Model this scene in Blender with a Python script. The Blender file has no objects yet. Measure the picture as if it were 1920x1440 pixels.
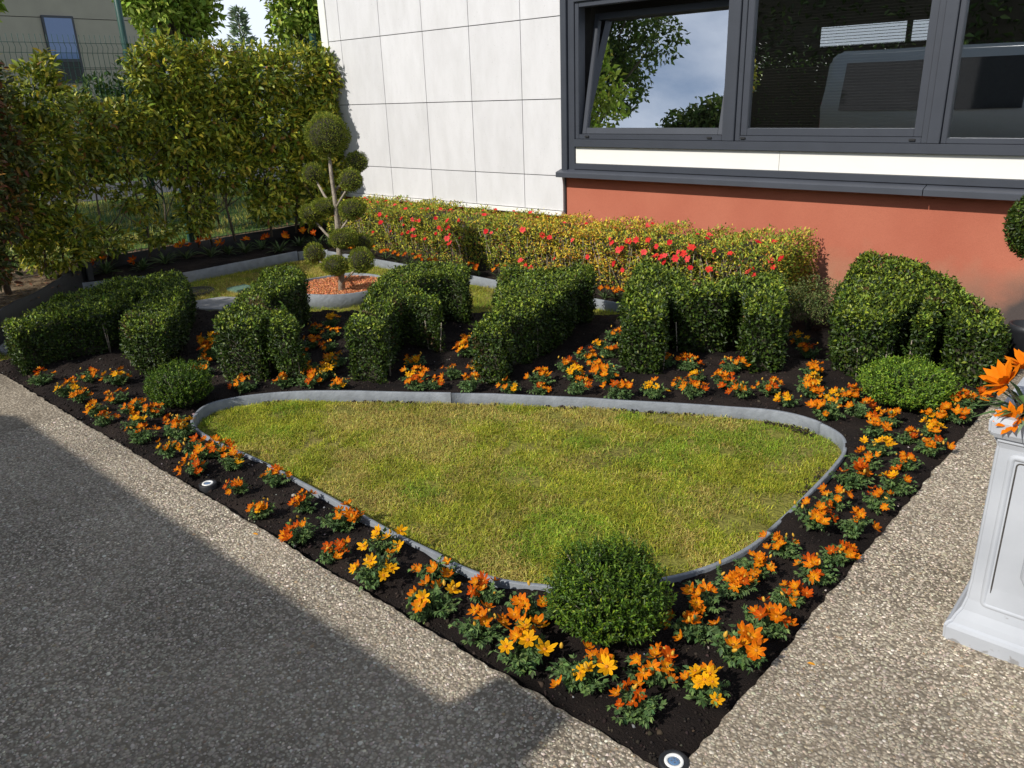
import bpy, bmesh, math, random
import numpy as np
from mathutils import Matrix, Vector

# ------------------------------------------------------------------ camera, sky, sun, exposure
SC = bpy.context.scene
C = SC.collection
cam_d = bpy.data.cameras.new('camera')
cam = bpy.data.objects.new('camera', cam_d)
C.objects.link(cam)
cam_d.sensor_fit = 'HORIZONTAL'
cam_d.sensor_width = 36.0
cam_d.lens = 27.75
cam_d.clip_start = 0.05
cam_d.clip_end = 500.0
cam.matrix_world = Matrix(((0.74505547, -0.20693605, 0.63408976, 0.0),
                           (0.66613946, 0.27919791, -0.69159725, 0.0),
                           (-0.03392014, 0.93767052, 0.3458662, 1.6),
                           (0, 0, 0, 1)))
SC.camera = cam

SUN_DIR = Vector((0.17, 1.17, -0.96)).normalized()      # the way the light travels
SUN_EL = math.asin(-SUN_DIR.z)
SUN_ROT = math.radians(180.0) + math.atan2(SUN_DIR.x, SUN_DIR.y)
world = bpy.data.worlds.new('World')
SC.world = world
world.use_nodes = True
wn = world.node_tree.nodes
wl = world.node_tree.links
wn.clear()
w_out = wn.new('ShaderNodeOutputWorld')
w_bg = wn.new('ShaderNodeBackground')
w_bg.inputs['Strength'].default_value = 0.09
w_sky = wn.new('ShaderNodeTexSky')
w_sky.sky_type = 'NISHITA'
w_sky.sun_disc = False
w_sky.sun_elevation = SUN_EL
w_sky.sun_rotation = SUN_ROT
w_sky.air_density = 1.0
w_sky.dust_density = 0.4
w_sky.ozone_density = 1.6
# broken cloud, the same all round the sky
w_tc = wn.new('ShaderNodeTexCoord')
w_map = wn.new('ShaderNodeMapping')
w_map.inputs['Scale'].default_value = (1.0, 1.0, 2.2)
w_no = wn.new('ShaderNodeTexNoise')
w_no.inputs['Scale'].default_value = 3.6
w_no.inputs['Detail'].default_value = 8.0
w_no.inputs['Roughness'].default_value = 0.55
w_ramp = wn.new('ShaderNodeValToRGB')
w_ramp.color_ramp.elements[0].position = 0.46
w_ramp.color_ramp.elements[0].color = (0, 0, 0, 1)
w_ramp.color_ramp.elements[1].position = 0.74
w_ramp.color_ramp.elements[1].color = (0.95, 0.95, 0.95, 1)
w_mix = wn.new('ShaderNodeMixRGB')
w_mix.inputs['Color2'].default_value = (10.5, 11.5, 13.2, 1)
wl.new(w_tc.outputs['Generated'], w_map.inputs['Vector'])
wl.new(w_map.outputs['Vector'], w_no.inputs['Vector'])
# cloud closes up towards the horizon, as seen from below
w_sep = wn.new('ShaderNodeSeparateXYZ')
w_mr = wn.new('ShaderNodeMapRange')
w_mr.inputs['From Min'].default_value = 0.0
w_mr.inputs['From Max'].default_value = 0.75
w_mr.inputs['To Min'].default_value = 0.27
w_mr.inputs['To Max'].default_value = 0.0
w_add = wn.new('ShaderNodeMath')
w_add.operation = 'ADD'
wl.new(w_tc.outputs['Generated'], w_sep.inputs['Vector'])
wl.new(w_sep.outputs['Z'], w_mr.inputs['Value'])
wl.new(w_no.outputs['Fac'], w_add.inputs[0])
wl.new(w_mr.outputs['Result'], w_add.inputs[1])
wl.new(w_add.outputs['Value'], w_ramp.inputs['Fac'])
wl.new(w_ramp.outputs['Color'], w_mix.inputs['Fac'])
wl.new(w_sky.outputs['Color'], w_mix.inputs['Color1'])
wl.new(w_mix.outputs['Color'], w_bg.inputs['Color'])
wl.new(w_bg.outputs['Background'], w_out.inputs['Surface'])

sun_d = bpy.data.lights.new('sun', 'SUN')
sun_d.energy = 4.6
sun_d.angle = math.radians(0.7)
sun_d.color = (1.0, 0.965, 0.905)
sun = bpy.data.objects.new('sun', sun_d)
C.objects.link(sun)
sun.rotation_euler = SUN_DIR.to_track_quat('-Z', 'Y').to_euler()
sun.location = (0, 0, 20)

SC.view_settings.view_transform = 'Standard'
SC.view_settings.look = 'None'
SC.view_settings.exposure = 0.0
SC.view_settings.gamma = 1.0
SC.view_settings.use_curve_mapping = False
SC.render.engine = 'CYCLES'
SC.cycles.max_bounces = 5
SC.cycles.diffuse_bounces = 3
SC.cycles.glossy_bounces = 3
SC.cycles.transparent_max_bounces = 8
SC.cycles.use_denoising = True

rng = np.random.default_rng(11)
random.seed(11)

# ------------------------------------------------------------------ helpers
def tag(o, label=None, cat=None, group=None, kind=None):
    if label: o['label'] = label
    if cat: o['category'] = cat
    if group: o['group'] = group
    if kind: o['kind'] = kind
    return o

def link(name, me, parent=None, loc=None, rot=None, scale=None):
    o = bpy.data.objects.new(name, me)
    C.objects.link(o)
    if parent: o.parent = parent
    if loc is not None: o.location = loc
    if rot is not None: o.rotation_euler = rot
    if scale is not None: o.scale = scale
    return o

def empty(name, loc=(0, 0, 0), rz=0.0):
    o = bpy.data.objects.new(name, None)
    o.empty_display_size = 0.1
    C.objects.link(o)
    o.location = loc
    o.rotation_euler = (0, 0, rz)
    return o

def np_mesh(name, V, F, mat=None, col=None, smooth=False):
    V = np.asarray(V, dtype=np.float32).reshape(-1, 3)
    F = np.asarray(F, dtype=np.int32)
    m, k = F.shape
    me = bpy.data.meshes.new(name)
    me.vertices.add(len(V))
    me.vertices.foreach_set('co', V.ravel())
    me.loops.add(m * k)
    me.loops.foreach_set('vertex_index', F.ravel())
    me.polygons.add(m)
    me.polygons.foreach_set('loop_start', np.arange(m, dtype=np.int32) * k)
    if smooth:
        me.polygons.foreach_set('use_smooth', np.ones(m, dtype=bool))
    if col is not None:
        a = me.color_attributes.new('Col', 'FLOAT_COLOR', 'POINT')
        c = np.ones((len(V), 4), dtype=np.float32)
        c[:, :3] = col
        a.data.foreach_set('color', c.ravel())
    me.update(calc_edges=True)
    me.validate()
    if mat: me.materials.append(mat)
    return me

def nrm(a):
    return a / np.maximum(np.linalg.norm(a, axis=-1, keepdims=True), 1e-9)

def rand_dir(n):
    return nrm(rng.normal(size=(n, 3)))

def leaf_arrays(P, D, N, L, W, fold=0.18, droop=0.15, six=False):
    n = len(P)
    L = np.broadcast_to(np.asarray(L, dtype=float), (n,))[:, None]
    W = np.broadcast_to(np.asarray(W, dtype=float), (n,))[:, None]
    D = nrm(D)
    S = nrm(np.cross(D, N) + 1e-6)
    U = nrm(np.cross(S, D))
    if not six:
        V = np.stack([P, P + D * L * .45 + S * W / 2 + U * W * fold, P + D * L - U * L * droop,
                      P + D * L * .45 - S * W / 2 + U * W * fold], 1)
        base = np.arange(n)[:, None] * 4
        F = np.concatenate([base + np.array([0, 1, 2]), base + np.array([0, 2, 3])], 0)
        return V.reshape(-1, 3), F, 4
    V = np.stack([P,
                  P + D * L * .30 + S * W * .42 + U * W * fold * .8,
                  P + D * L * .30 - S * W * .42 + U * W * fold * .8,
                  P + D * L * .68 + S * W * .40 + U * (W * fold * .6 - L * droop * .35),
                  P + D * L * .68 - S * W * .40 + U * (W * fold * .6 - L * droop * .35),
                  P + D * L - U * L * droop,
                  P + D * L * .34,
                  P + D * L * .70 - U * L * droop * .4], 1)
    base = np.arange(n)[:, None] * 8
    q = [[0, 1, 6], [0, 6, 2], [1, 3, 7], [1, 7, 6], [6, 7, 4], [6, 4, 2], [3, 5, 7], [7, 5, 4]]
    F = np.concatenate([base + np.array(t) for t in q], 0)
    return V.reshape(-1, 3), F, 8

def leaf_mesh(name, P, D, N, L, W, col, mat, **kw):
    V, F, k = leaf_arrays(P, D, N, L, W, **kw)
    return np_mesh(name, V, F, mat, np.repeat(np.broadcast_to(col, (len(P), 3)), k, axis=0))

def palette(n, cols, weights, jit=0.18):
    cols = np.asarray(cols, dtype=float)
    w = np.asarray(weights, dtype=float)
    idx = rng.choice(len(cols), size=n, p=w / w.sum())
    return np.clip(cols[idx] * (1 + rng.normal(0, jit, (n, 1))) * (1 + rng.normal(0, jit * .35, (n, 3))), 0.004, 1)

def tube_arrays(pts, rad, sides=8):
    pts = [Vector(p) for p in pts]
    V = []
    for i, p in enumerate(pts):
        a = pts[max(i - 1, 0)]
        b = pts[min(i + 1, len(pts) - 1)]
        d = (b - a).normalized()
        u = d.orthogonal().normalized() if i == 0 else (u - d * u.dot(d)).normalized()
        w = d.cross(u)
        r = rad[i] if hasattr(rad, '__len__') else rad
        for k in range(sides):
            t = 2 * math.pi * k / sides
            V.append(p + u * (math.cos(t) * r) + w * (math.sin(t) * r))
    F = []
    for i in range(len(pts) - 1):
        for k in range(sides):
            a = i * sides + k
            b = i * sides + (k + 1) % sides
            F.append((a, b, b + sides))
            F.append((a, b + sides, a + sides))
    for k in range(1, sides - 1):
        F.append((0, k + 1, k))
        o = (len(pts) - 1) * sides
        F.append((o, o + k, o + k + 1))
    return np.array([tuple(v) for v in V]), np.array(F)

def join(parts):
    Vs, Fs, o = [], [], 0
    for V, F in parts:
        Vs.append(np.asarray(V)); Fs.append(np.asarray(F) + o); o += len(V)
    return np.concatenate(Vs), np.concatenate(Fs)

def tubes_mesh(name, lst, mat, sides=8):
    V, F = join([tube_arrays(p, r, sides) for p, r in lst])
    return np_mesh(name, V, F, mat, smooth=True)

def fine(o):
    o['kind'] = 'stuff'
    return o

def bm_mesh(name, bm, mat=None, smooth=False):
    bmesh.ops.recalc_face_normals(bm, faces=bm.faces)
    me = bpy.data.meshes.new(name)
    bm.to_mesh(me); bm.free()
    if smooth:
        for p in me.polygons: p.use_smooth = True
    if mat: me.materials.append(mat)
    return me

def box_bm(x0, x1, y0, y1, z0, z1, bev=0.0, bm=None):
    b = bmesh.new()
    bmesh.ops.create_cube(b, size=1.0)
    for v in b.verts:
        v.co = Vector(((x0 + x1) / 2 + v.co.x * (x1 - x0), (y0 + y1) / 2 + v.co.y * (y1 - y0), (z0 + z1) / 2 + v.co.z * (z1 - z0)))
    if bev > 0:
        bmesh.ops.bevel(b, geom=b.edges[:], offset=bev, segments=2, affect='EDGES')
    return b

def box(name, x0, x1, y0, y1, z0, z1, mat, parent=None, bev=0.003):
    return link(name, bm_mesh(name, box_bm(x0, x1, y0, y1, z0, z1, bev), mat), parent)

def merge_bm(bms):
    out = bmesh.new()
    for b in bms:
        me = bpy.data.meshes.new('t'); b.to_mesh(me); b.free(); out.from_mesh(me); bpy.data.meshes.remove(me)
    return out

def prism_bm(poly, z0, z1, bev=0.0):
    b = bmesh.new()
    vs = [b.verts.new((p[0], p[1], z0)) for p in poly]
    f = b.faces.new(vs)
    r = bmesh.ops.extrude_face_region(b, geom=[f])
    for v in r['geom']:
        if isinstance(v, bmesh.types.BMVert): v.co.z = z1
    bmesh.ops.recalc_face_normals(b, faces=b.faces)
    if bev > 0:
        bmesh.ops.bevel(b, geom=b.edges[:], offset=bev, segments=2, affect='EDGES')
    bmesh.ops.triangulate(b, faces=[f for f in b.faces if len(f.verts) > 4])
    return b

def lathe_bm(prof, seg=32, center=(0, 0)):
    b = bmesh.new()
    rings = []
    for r, z in prof:
        if r < 1e-6:
            rings.append([b.verts.new((center[0], center[1], z))])
        else:
            rings.append([b.verts.new((center[0] + r * math.cos(2 * math.pi * k / seg), center[1] + r * math.sin(2 * math.pi * k / seg), z)) for k in range(seg)])
    for a, c in zip(rings[:-1], rings[1:]):
        for k in range(seg):
            k2 = (k + 1) % seg
            if len(a) == 1 and len(c) == 1: continue
            if len(a) == 1: b.faces.new((a[0], c[k], c[k2]))
            elif len(c) == 1: b.faces.new((a[k], a[k2], c[0]))
            else: b.faces.new((a[k], a[k2], c[k2], c[k]))
    return b

def in_poly(P, poly):
    x, y = P[:, 0], P[:, 1]
    r = np.zeros(len(P), dtype=bool)
    n = len(poly)
    for i in range(n):
        x0, y0 = poly[i]; x1, y1 = poly[(i + 1) % n]
        c = ((y0 > y) != (y1 > y)) & (x < (x1 - x0) * (y - y0) / ((y1 - y0) if y1 != y0 else 1e-9) + x0)
        r ^= c
    return r

def poly_area(p):
    return .5 * sum(p[i][0] * p[(i + 1) % len(p)][1] - p[(i + 1) % len(p)][0] * p[i][1] for i in range(len(p)))

def offset_poly(poly, d):
    """d > 0 shrinks a counter-clockwise outline"""
    if poly_area(poly) < 0: poly = poly[::-1]
    out = []
    n = len(poly)
    for i in range(n):
        a, b, c = (Vector(poly[i - 1]).to_2d(), Vector(poly[i]).to_2d(), Vector(poly[(i + 1) % n]).to_2d())
        e1 = (b - a).normalized(); e2 = (c - b).normalized()
        n1 = Vector((-e1.y, e1.x)); n2 = Vector((-e2.y, e2.x))
        m = n1 + n2
        m = n1 if m.length < .3 else m.normalized()
        k = min(1 / max(m.dot(n1), .35), 1.8)
        q = b + m * d * k
        out.append((q.x, q.y))
    return out

def smooth_closed(pts, sub=8):
    P = np.array(pts, dtype=float)
    n = len(P)
    out = []
    for i in range(n):
        p0, p1, p2, p3 = P[i - 1], P[i], P[(i + 1) % n], P[(i + 2) % n]
        for s in range(sub):
            t = s / sub
            out.append(.5 * ((2 * p1) + (-p0 + p2) * t + (2 * p0 - 5 * p1 + 4 * p2 - p3) * t * t + (-p0 + 3 * p1 - 3 * p2 + p3) * t ** 3))
    return np.array(out)

def vnoise(x, y, s, seed=0):
    """smooth value noise on arrays"""
    r = np.random.default_rng(seed).random((64, 64))
    x = np.asarray(x) / s; y = np.asarray(y) / s
    i = np.floor(x).astype(int); j = np.floor(y).astype(int)
    u = x - i; v = y - j
    u = u * u * (3 - 2 * u); v = v * v * (3 - 2 * v)
    g = lambda a, b: r[a % 64, b % 64]
    return (g(i, j) * (1 - u) + g(i + 1, j) * u) * (1 - v) + (g(i, j + 1) * (1 - u) + g(i + 1, j + 1) * u) * v

# ------------------------------------------------------------------ materials
def nodes_of(m):
    m.use_nodes = True
    return m.node_tree.nodes, m.node_tree.links

def mat_simple(name, col, rough=.6, metal=0.0, var=0.12, scale=30.0, bump=0.0, bscale=120.0, spec=.5):
    m = bpy.data.materials.new(name)
    n, l = nodes_of(m)
    b = n['Principled BSDF']
    b.inputs['Roughness'].default_value = rough
    b.inputs['Metallic'].default_value = metal
    b.inputs['Specular IOR Level'].default_value = spec
    tc = n.new('ShaderNodeTexCoord')
    no = n.new('ShaderNodeTexNoise')
    no.inputs['Scale'].default_value = scale
    no.inputs['Detail'].default_value = 6
    rp = n.new('ShaderNodeValToRGB')
    rp.color_ramp.elements[0].position = .3
    rp.color_ramp.elements[1].position = .7
    rp.color_ramp.elements[0].color = tuple(c * (1 - var) for c in col) + (1,)
    rp.color_ramp.elements[1].color = tuple(min(c * (1 + var), 1) for c in col) + (1,)
    l.new(tc.outputs['Object'], no.inputs['Vector'])
    l.new(no.outputs['Fac'], rp.inputs['Fac'])
    l.new(rp.outputs['Color'], b.inputs['Base Color'])
    if bump > 0:
        nb = n.new('ShaderNodeTexNoise')
        nb.inputs['Scale'].default_value = bscale
        nb.inputs['Detail'].default_value = 5
        bp = n.new('ShaderNodeBump')
        bp.inputs['Strength'].default_value = bump
        bp.inputs['Distance'].default_value = .01
        l.new(tc.outputs['Object'], nb.inputs['Vector'])
        l.new(nb.outputs['Fac'], bp.inputs['Height'])
        l.new(bp.outputs['Normal'], b.inputs['Normal'])
    return m

def mat_leaf(name, rough=.42, trans=.25, spec=.5, tint=(1, 1, 1)):
    m = bpy.data.materials.new(name)
    n, l = nodes_of(m)
    b = n['Principled BSDF']
    b.inputs['Roughness'].default_value = rough
    b.inputs['Specular IOR Level'].default_value = spec
    at = n.new('ShaderNodeAttribute'); at.attribute_name = 'Col'
    no = n.new('ShaderNodeTexNoise'); no.inputs['Scale'].default_value = 60.0
    tc = n.new('ShaderNodeTexCoord')
    hs = n.new('ShaderNodeHueSaturation')
    mr = n.new('ShaderNodeMapRange')
    mr.inputs['To Min'].default_value = .8; mr.inputs['To Max'].default_value = 1.2
    l.new(tc.outputs['Object'], no.inputs['Vector'])
    l.new(no.outputs['Fac'], mr.inputs['Value'])
    l.new(mr.outputs['Result'], hs.inputs['Value'])
    l.new(at.outputs['Color'], hs.inputs['Color'])
    l.new(hs.outputs['Color'], b.inputs['Base Color'])
    if trans > 0:
        t = n.new('ShaderNodeBsdfTranslucent')
        mx = n.new('ShaderNodeMixShader'); mx.inputs['Fac'].default_value = trans
        l.new(hs.outputs['Color'], t.inputs['Color'])
        l.new(b.outputs['BSDF'], mx.inputs[1]); l.new(t.outputs['BSDF'], mx.inputs[2])
        l.new(mx.outputs['Shader'], n['Material Output'].inputs['Surface'])
    return m

M = {}
M['leaf'] = mat_leaf('leaf', rough=.45, spec=.32)
M['leaf_matt'] = mat_leaf('leaf_matt', rough=.6, trans=.25, spec=.3)
M['petal'] = mat_leaf('petal', rough=.65, trans=.22, spec=.08)
M['grass'] = mat_leaf('grass_blade', rough=.6, trans=.25, spec=.2)
M['stone_bits'] = mat_leaf('stone_bits', rough=.55, trans=0, spec=.4)
M['chips'] = mat_leaf('bark_chips', rough=.85, trans=0, spec=.2)
M['twig'] = mat_simple('twig', (.035, .03, .016), .9, var=.3)
M['bark'] = mat_simple('bark', (.30, .25, .19), .85, var=.3, scale=40, bump=.6, bscale=90)
M['dark_bark'] = mat_simple('dark_bark', (.10, .075, .05), .9, var=.3, scale=40, bump=.6, bscale=60)
M['white_panel'] = None
M['anthracite'] = mat_simple('anthracite_aluminium', (.045, .050, .062), .42, metal=0.0, var=.05, scale=8)
M['anthracite_sill'] = mat_simple('anthracite_sill', (.056, .061, .074), .45, var=.08, scale=5)
M['black_rubber'] = mat_simple('black_rubber', (.012, .012, .013), .6)
M['white_gloss'] = mat_simple('white_enamel', (.80, .78, .72), .35, var=.02, scale=3)
M['dark_void'] = mat_simple('joint_backing', (.05, .05, .05), .9)
M['edging'] = mat_simple('grey_composite_edging', (.20, .215, .232), .6, var=.16, scale=18, bump=.35, bscale=45)
M['dark_edging'] = mat_simple('black_plastic_edging', (.016, .017, .02), .55, var=.2, scale=12, bump=.3, bscale=20)
M['fence_green'] = mat_simple('fence_green_paint', (.012, .06, .045), .45, var=.1)
M['steel'] = mat_simple('brushed_steel', (.45, .46, .48), .32, metal=.9, var=.1, scale=60)
M['planter'] = None
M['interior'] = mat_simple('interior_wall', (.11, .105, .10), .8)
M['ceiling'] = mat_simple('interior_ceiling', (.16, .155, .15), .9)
M['beige_wall'] = mat_simple('beige_render', (.40, .36, .29), .85, var=.07, scale=2, bump=.1)
M['white_wall'] = mat_simple('white_render', (.75, .74, .71), .85, var=.05, scale=2)
M['asphalt'] = mat_simple('asphalt', (.055, .055, .058), .85, var=.25, scale=60, bump=.4, bscale=200)
M['concrete'] = mat_simple('stepping_stone', (.24, .235, .23), .8, var=.2, scale=10, bump=.4, bscale=60)
M['iron'] = mat_simple('cast_iron', (.05, .045, .04), .7, var=.3, scale=30, bump=.4)
M['van_paint'] = mat_simple('grey_van_paint', (.25, .28, .28), .3, var=.03, scale=2)
M['tyre'] = mat_simple('tyre', (.015, .015, .016), .8)
M['lamp_glass'] = mat_simple('lamp_glass', (.6, .6, .55), .2)
M['red_glass'] = mat_simple('red_lens', (.35, .02, .02), .25)
M['green_box'] = mat_simple('valve_box_green', (.10, .17, .12), .6, var=.2)

def mat_white_panel():
    m = bpy.data.materials.new('white_fibre_cement')
    n, l = nodes_of(m)
    b = n['Principled BSDF']; b.inputs['Roughness'].default_value = .62
    b.inputs['Specular IOR Level'].default_value = .35
    tc = n.new('ShaderNodeTexCoord')
    mp = n.new('ShaderNodeMapping'); mp.inputs['Scale'].default_value = (2.2, 2.2, .8)
    no = n.new('ShaderNodeTexNoise'); no.inputs['Scale'].default_value = 3.0; no.inputs['Detail'].default_value = 9; no.inputs['Roughness'].default_value = .65
    rp = n.new('ShaderNodeValToRGB')
    e = rp.color_ramp.elements
    e[0].position = .28; e[0].color = (.585, .572, .565, 1)
    e[1].position = .62; e[1].color = (.655, .642, .64, 1)
    n2 = n.new('ShaderNodeTexNoise'); n2.inputs['Scale'].default_value = 60; n2.inputs['Detail'].default_value = 3
    r2 = n.new('ShaderNodeValToRGB'); r2.color_ramp.elements[0].position = .28; r2.color_ramp.elements[0].color = (.82, .81, .8, 1); r2.color_ramp.elements[1].position = .36; r2.color_ramp.elements[1].color = (1, 1, 1, 1)
    oi = n.new('ShaderNodeObjectInfo')
    mr = n.new('ShaderNodeMapRange'); mr.inputs['To Min'].default_value = .965; mr.inputs['To Max'].default_value = 1.03
    mu = n.new('ShaderNodeMixRGB'); mu.blend_type = 'MULTIPLY'; mu.inputs['Fac'].default_value = 1
    hv = n.new('ShaderNodeHueSaturation')
    l.new(tc.outputs['Object'], mp.inputs['Vector']); l.new(mp.outputs['Vector'], no.inputs['Vector'])
    l.new(tc.outputs['Object'], n2.inputs['Vector'])
    l.new(no.outputs['Fac'], rp.inputs['Fac']); l.new(n2.outputs['Fac'], r2.inputs['Fac'])
    l.new(rp.outputs['Color'], mu.inputs['Color1']); l.new(r2.outputs['Color'], mu.inputs['Color2'])
    l.new(oi.outputs['Random'], mr.inputs['Value']); l.new(mr.outputs['Result'], hv.inputs['Value'])
    l.new(mu.outputs['Color'], hv.inputs['Color']); l.new(hv.outputs['Color'], b.inputs['Base Color'])
    bp = n.new('ShaderNodeBump'); bp.inputs['Strength'].default_value = .12; bp.inputs['Distance'].default_value = .01
    l.new(no.outputs['Fac'], bp.inputs['Height']); l.new(bp.outputs['Normal'], b.inputs['Normal'])
    return m
M['white_panel'] = mat_white_panel()

def mat_red_wall():
    m = bpy.data.materials.new('terracotta_render')
    n, l = nodes_of(m)
    b = n['Principled BSDF']; b.inputs['Roughness'].default_value = .9; b.inputs['Specular IOR Level'].default_value = .2
    tc = n.new('ShaderNodeTexCoord')
    no = n.new('ShaderNodeTexNoise'); no.inputs['Scale'].default_value = 1.6; no.inputs['Detail'].default_value = 8
    rp = n.new('ShaderNodeValToRGB')
    rp.color_ramp.elements[0].position = .3; rp.color_ramp.elements[0].color = (.42, .125, .075, 1)
    rp.color_ramp.elements[1].position = .72; rp.color_ramp.elements[1].color = (.49, .165, .10, 1)
    # weathered, algae-stained foot of the wall: splash dirt with a ragged upper limit
    sp = n.new('ShaderNodeSeparateXYZ')
    n2 = n.new('ShaderNodeTexNoise'); n2.inputs['Scale'].default_value = 5.0; n2.inputs['Detail'].default_value = 7
    ad = n.new('ShaderNodeMath'); ad.operation = 'MULTIPLY_ADD'; ad.inputs[1].default_value = -.55
    mr = n.new('ShaderNodeMapRange'); mr.inputs['From Min'].default_value = -.02; mr.inputs['From Max'].default_value = .42
    mr.inputs['To Min'].default_value = .85; mr.inputs['To Max'].default_value = 0.0
    mx = n.new('ShaderNodeMixRGB'); mx.inputs['Color2'].default_value = (.40, .25, .155, 1)
    # dark grey stain low on the right-hand end
    mrx = n.new('ShaderNodeMapRange'); mrx.inputs['From Min'].default_value = -1.55; mrx.inputs['From Max'].default_value = -.9
    mrz = n.new('ShaderNodeMapRange'); mrz.inputs['From Min'].default_value = .36; mrz.inputs['From Max'].default_value = -.05
    m1 = n.new('ShaderNodeMath'); m1.operation = 'MULTIPLY'
    m2 = n.new('ShaderNodeMath'); m2.operation = 'MULTIPLY'
    mx2 = n.new('ShaderNodeMixRGB'); mx2.inputs['Color2'].default_value = (.085, .068, .062, 1)
    n3 = n.new('ShaderNodeTexNoise'); n3.inputs['Scale'].default_value = 260; n3.inputs['Detail'].default_value = 3
    mx3 = n.new('ShaderNodeMixRGB'); mx3.blend_type = 'MULTIPLY'; mx3.inputs['Fac'].default_value = .35
    r3 = n.new('ShaderNodeValToRGB'); r3.color_ramp.elements[0].position = .3; r3.color_ramp.elements[1].position = .6; r3.color_ramp.elements[0].color = (.55, .55, .55, 1)
    l.new(tc.outputs['Object'], no.inputs['Vector']); l.new(tc.outputs['Object'], n2.inputs['Vector']); l.new(tc.outputs['Object'], n3.inputs['Vector'])
    l.new(tc.outputs['Object'], sp.inputs['Vector'])
    l.new(no.outputs['Fac'], rp.inputs['Fac'])
    l.new(n2.outputs['Fac'], ad.inputs[0]); l.new(sp.outputs['Z'], ad.inputs[2])
    mr2in = n.new('ShaderNodeMath'); mr2in.operation = 'ADD'; mr2in.inputs[1].default_value = .28
    l.new(ad.outputs[0], mr2in.inputs[0]); l.new(mr2in.outputs[0], mr.inputs['Value'])
    l.new(rp.outputs['Color'], mx.inputs['Color1']); l.new(mr.outputs['Result'], mx.inputs['Fac'])
    l.new(sp.outputs['X'], mrx.inputs['Value']); l.new(sp.outputs['Z'], mrz.inputs['Value'])
    l.new(mrx.outputs['Result'], m1.inputs[0]); l.new(mrz.outputs['Result'], m1.inputs[1])
    l.new(m1.outputs[0], m2.inputs[0]); l.new(n2.outputs['Fac'], m2.inputs[1])
    ml = n.new('ShaderNodeMath'); ml.operation = 'MULTIPLY'; ml.inputs[1].default_value = 3.2; ml.use_clamp = True
    l.new(m2.outputs[0], ml.inputs[0])
    l.new(mx.outputs['Color'], mx2.inputs['Color1']); l.new(ml.outputs[0], mx2.inputs['Fac'])
    l.new(n3.outputs['Fac'], r3.inputs['Fac'])
    l.new(mx2.outputs['Color'], mx3.inputs['Color1']); l.new(r3.outputs['Color'], mx3.inputs['Color2'])
    l.new(mx3.outputs['Color'], b.inputs['Base Color'])
    bp = n.new('ShaderNodeBump'); bp.inputs['Strength'].default_value = .5; bp.inputs['Distance'].default_value = .004
    l.new(n3.outputs['Fac'], bp.inputs['Height']); l.new(bp.outputs['Normal'], b.inputs['Normal'])
    return m
M['red_wall'] = mat_red_wall()

def mat_soil():
    m = bpy.data.materials.new('dark_compost')
    n, l = nodes_of(m)
    b = n['Principled BSDF']; b.inputs['Roughness'].default_value = .95; b.inputs['Specular IOR Level'].default_value = .15
    tc = n.new('ShaderNodeTexCoord')
    no = n.new('ShaderNodeTexNoise'); no.inputs['Scale'].default_value = 3.0; no.inputs['Detail'].default_value = 8
    rp = n.new('ShaderNodeValToRGB')
    rp.color_ramp.elements[0].position = .35; rp.color_ramp.elements[0].color = (.011, .008, .007, 1)
    rp.color_ramp.elements[1].position = .72; rp.color_ramp.elements[1].color = (.034, .024, .019, 1)
    n2 = n.new('ShaderNodeTexNoise'); n2.inputs['Scale'].default_value = 140; n2.inputs['Detail'].default_value = 6; n2.inputs['Roughness'].default_value = .7
    mx = n.new('ShaderNodeMixRGB'); mx.blend_type = 'OVERLAY'; mx.inputs['Fac'].default_value = .8
    vo = n.new('ShaderNodeTexVoronoi'); vo.inputs['Scale'].default_value = 45
    sm = n.new('ShaderNodeMath'); sm.operation = 'LESS_THAN'; sm.inputs[1].default_value = .055
    wh = n.new('ShaderNodeTexWhiteNoise')
    s2 = n.new('ShaderNodeMath'); s2.operation = 'GREATER_THAN'; s2.inputs[1].default_value = .90
    s3 = n.new('ShaderNodeMath'); s3.operation = 'MULTIPLY'
    mx2 = n.new('ShaderNodeMixRGB'); mx2.inputs['Color2'].default_value = (.35, .33, .30, 1)
    for t in (no, n2, vo): l.new(tc.outputs['Object'], t.inputs['Vector'])
    l.new(no.outputs['Fac'], rp.inputs['Fac'])
    l.new(rp.outputs['Color'], mx.inputs['Color1']); l.new(n2.outputs['Fac'], mx.inputs['Color2'])
    l.new(vo.outputs['Distance'], sm.inputs[0]); l.new(vo.outputs['Position'], wh.inputs['Vector'])
    l.new(wh.outputs['Value'], s2.inputs[0]); l.new(sm.outputs[0], s3.inputs[0]); l.new(s2.outputs[0], s3.inputs[1])
    l.new(mx.outputs['Color'], mx2.inputs['Color1']); l.new(s3.outputs[0], mx2.inputs['Fac'])
    l.new(mx2.outputs['Color'], b.inputs['Base Color'])
    bp = n.new('ShaderNodeBump'); bp.inputs['Strength'].default_value = 1.0; bp.inputs['Distance'].default_value = .012
    l.new(n2.outputs['Fac'], bp.inputs['Height']); l.new(bp.outputs['Normal'], b.inputs['Normal'])
    return m
M['soil'] = mat_soil()

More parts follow.
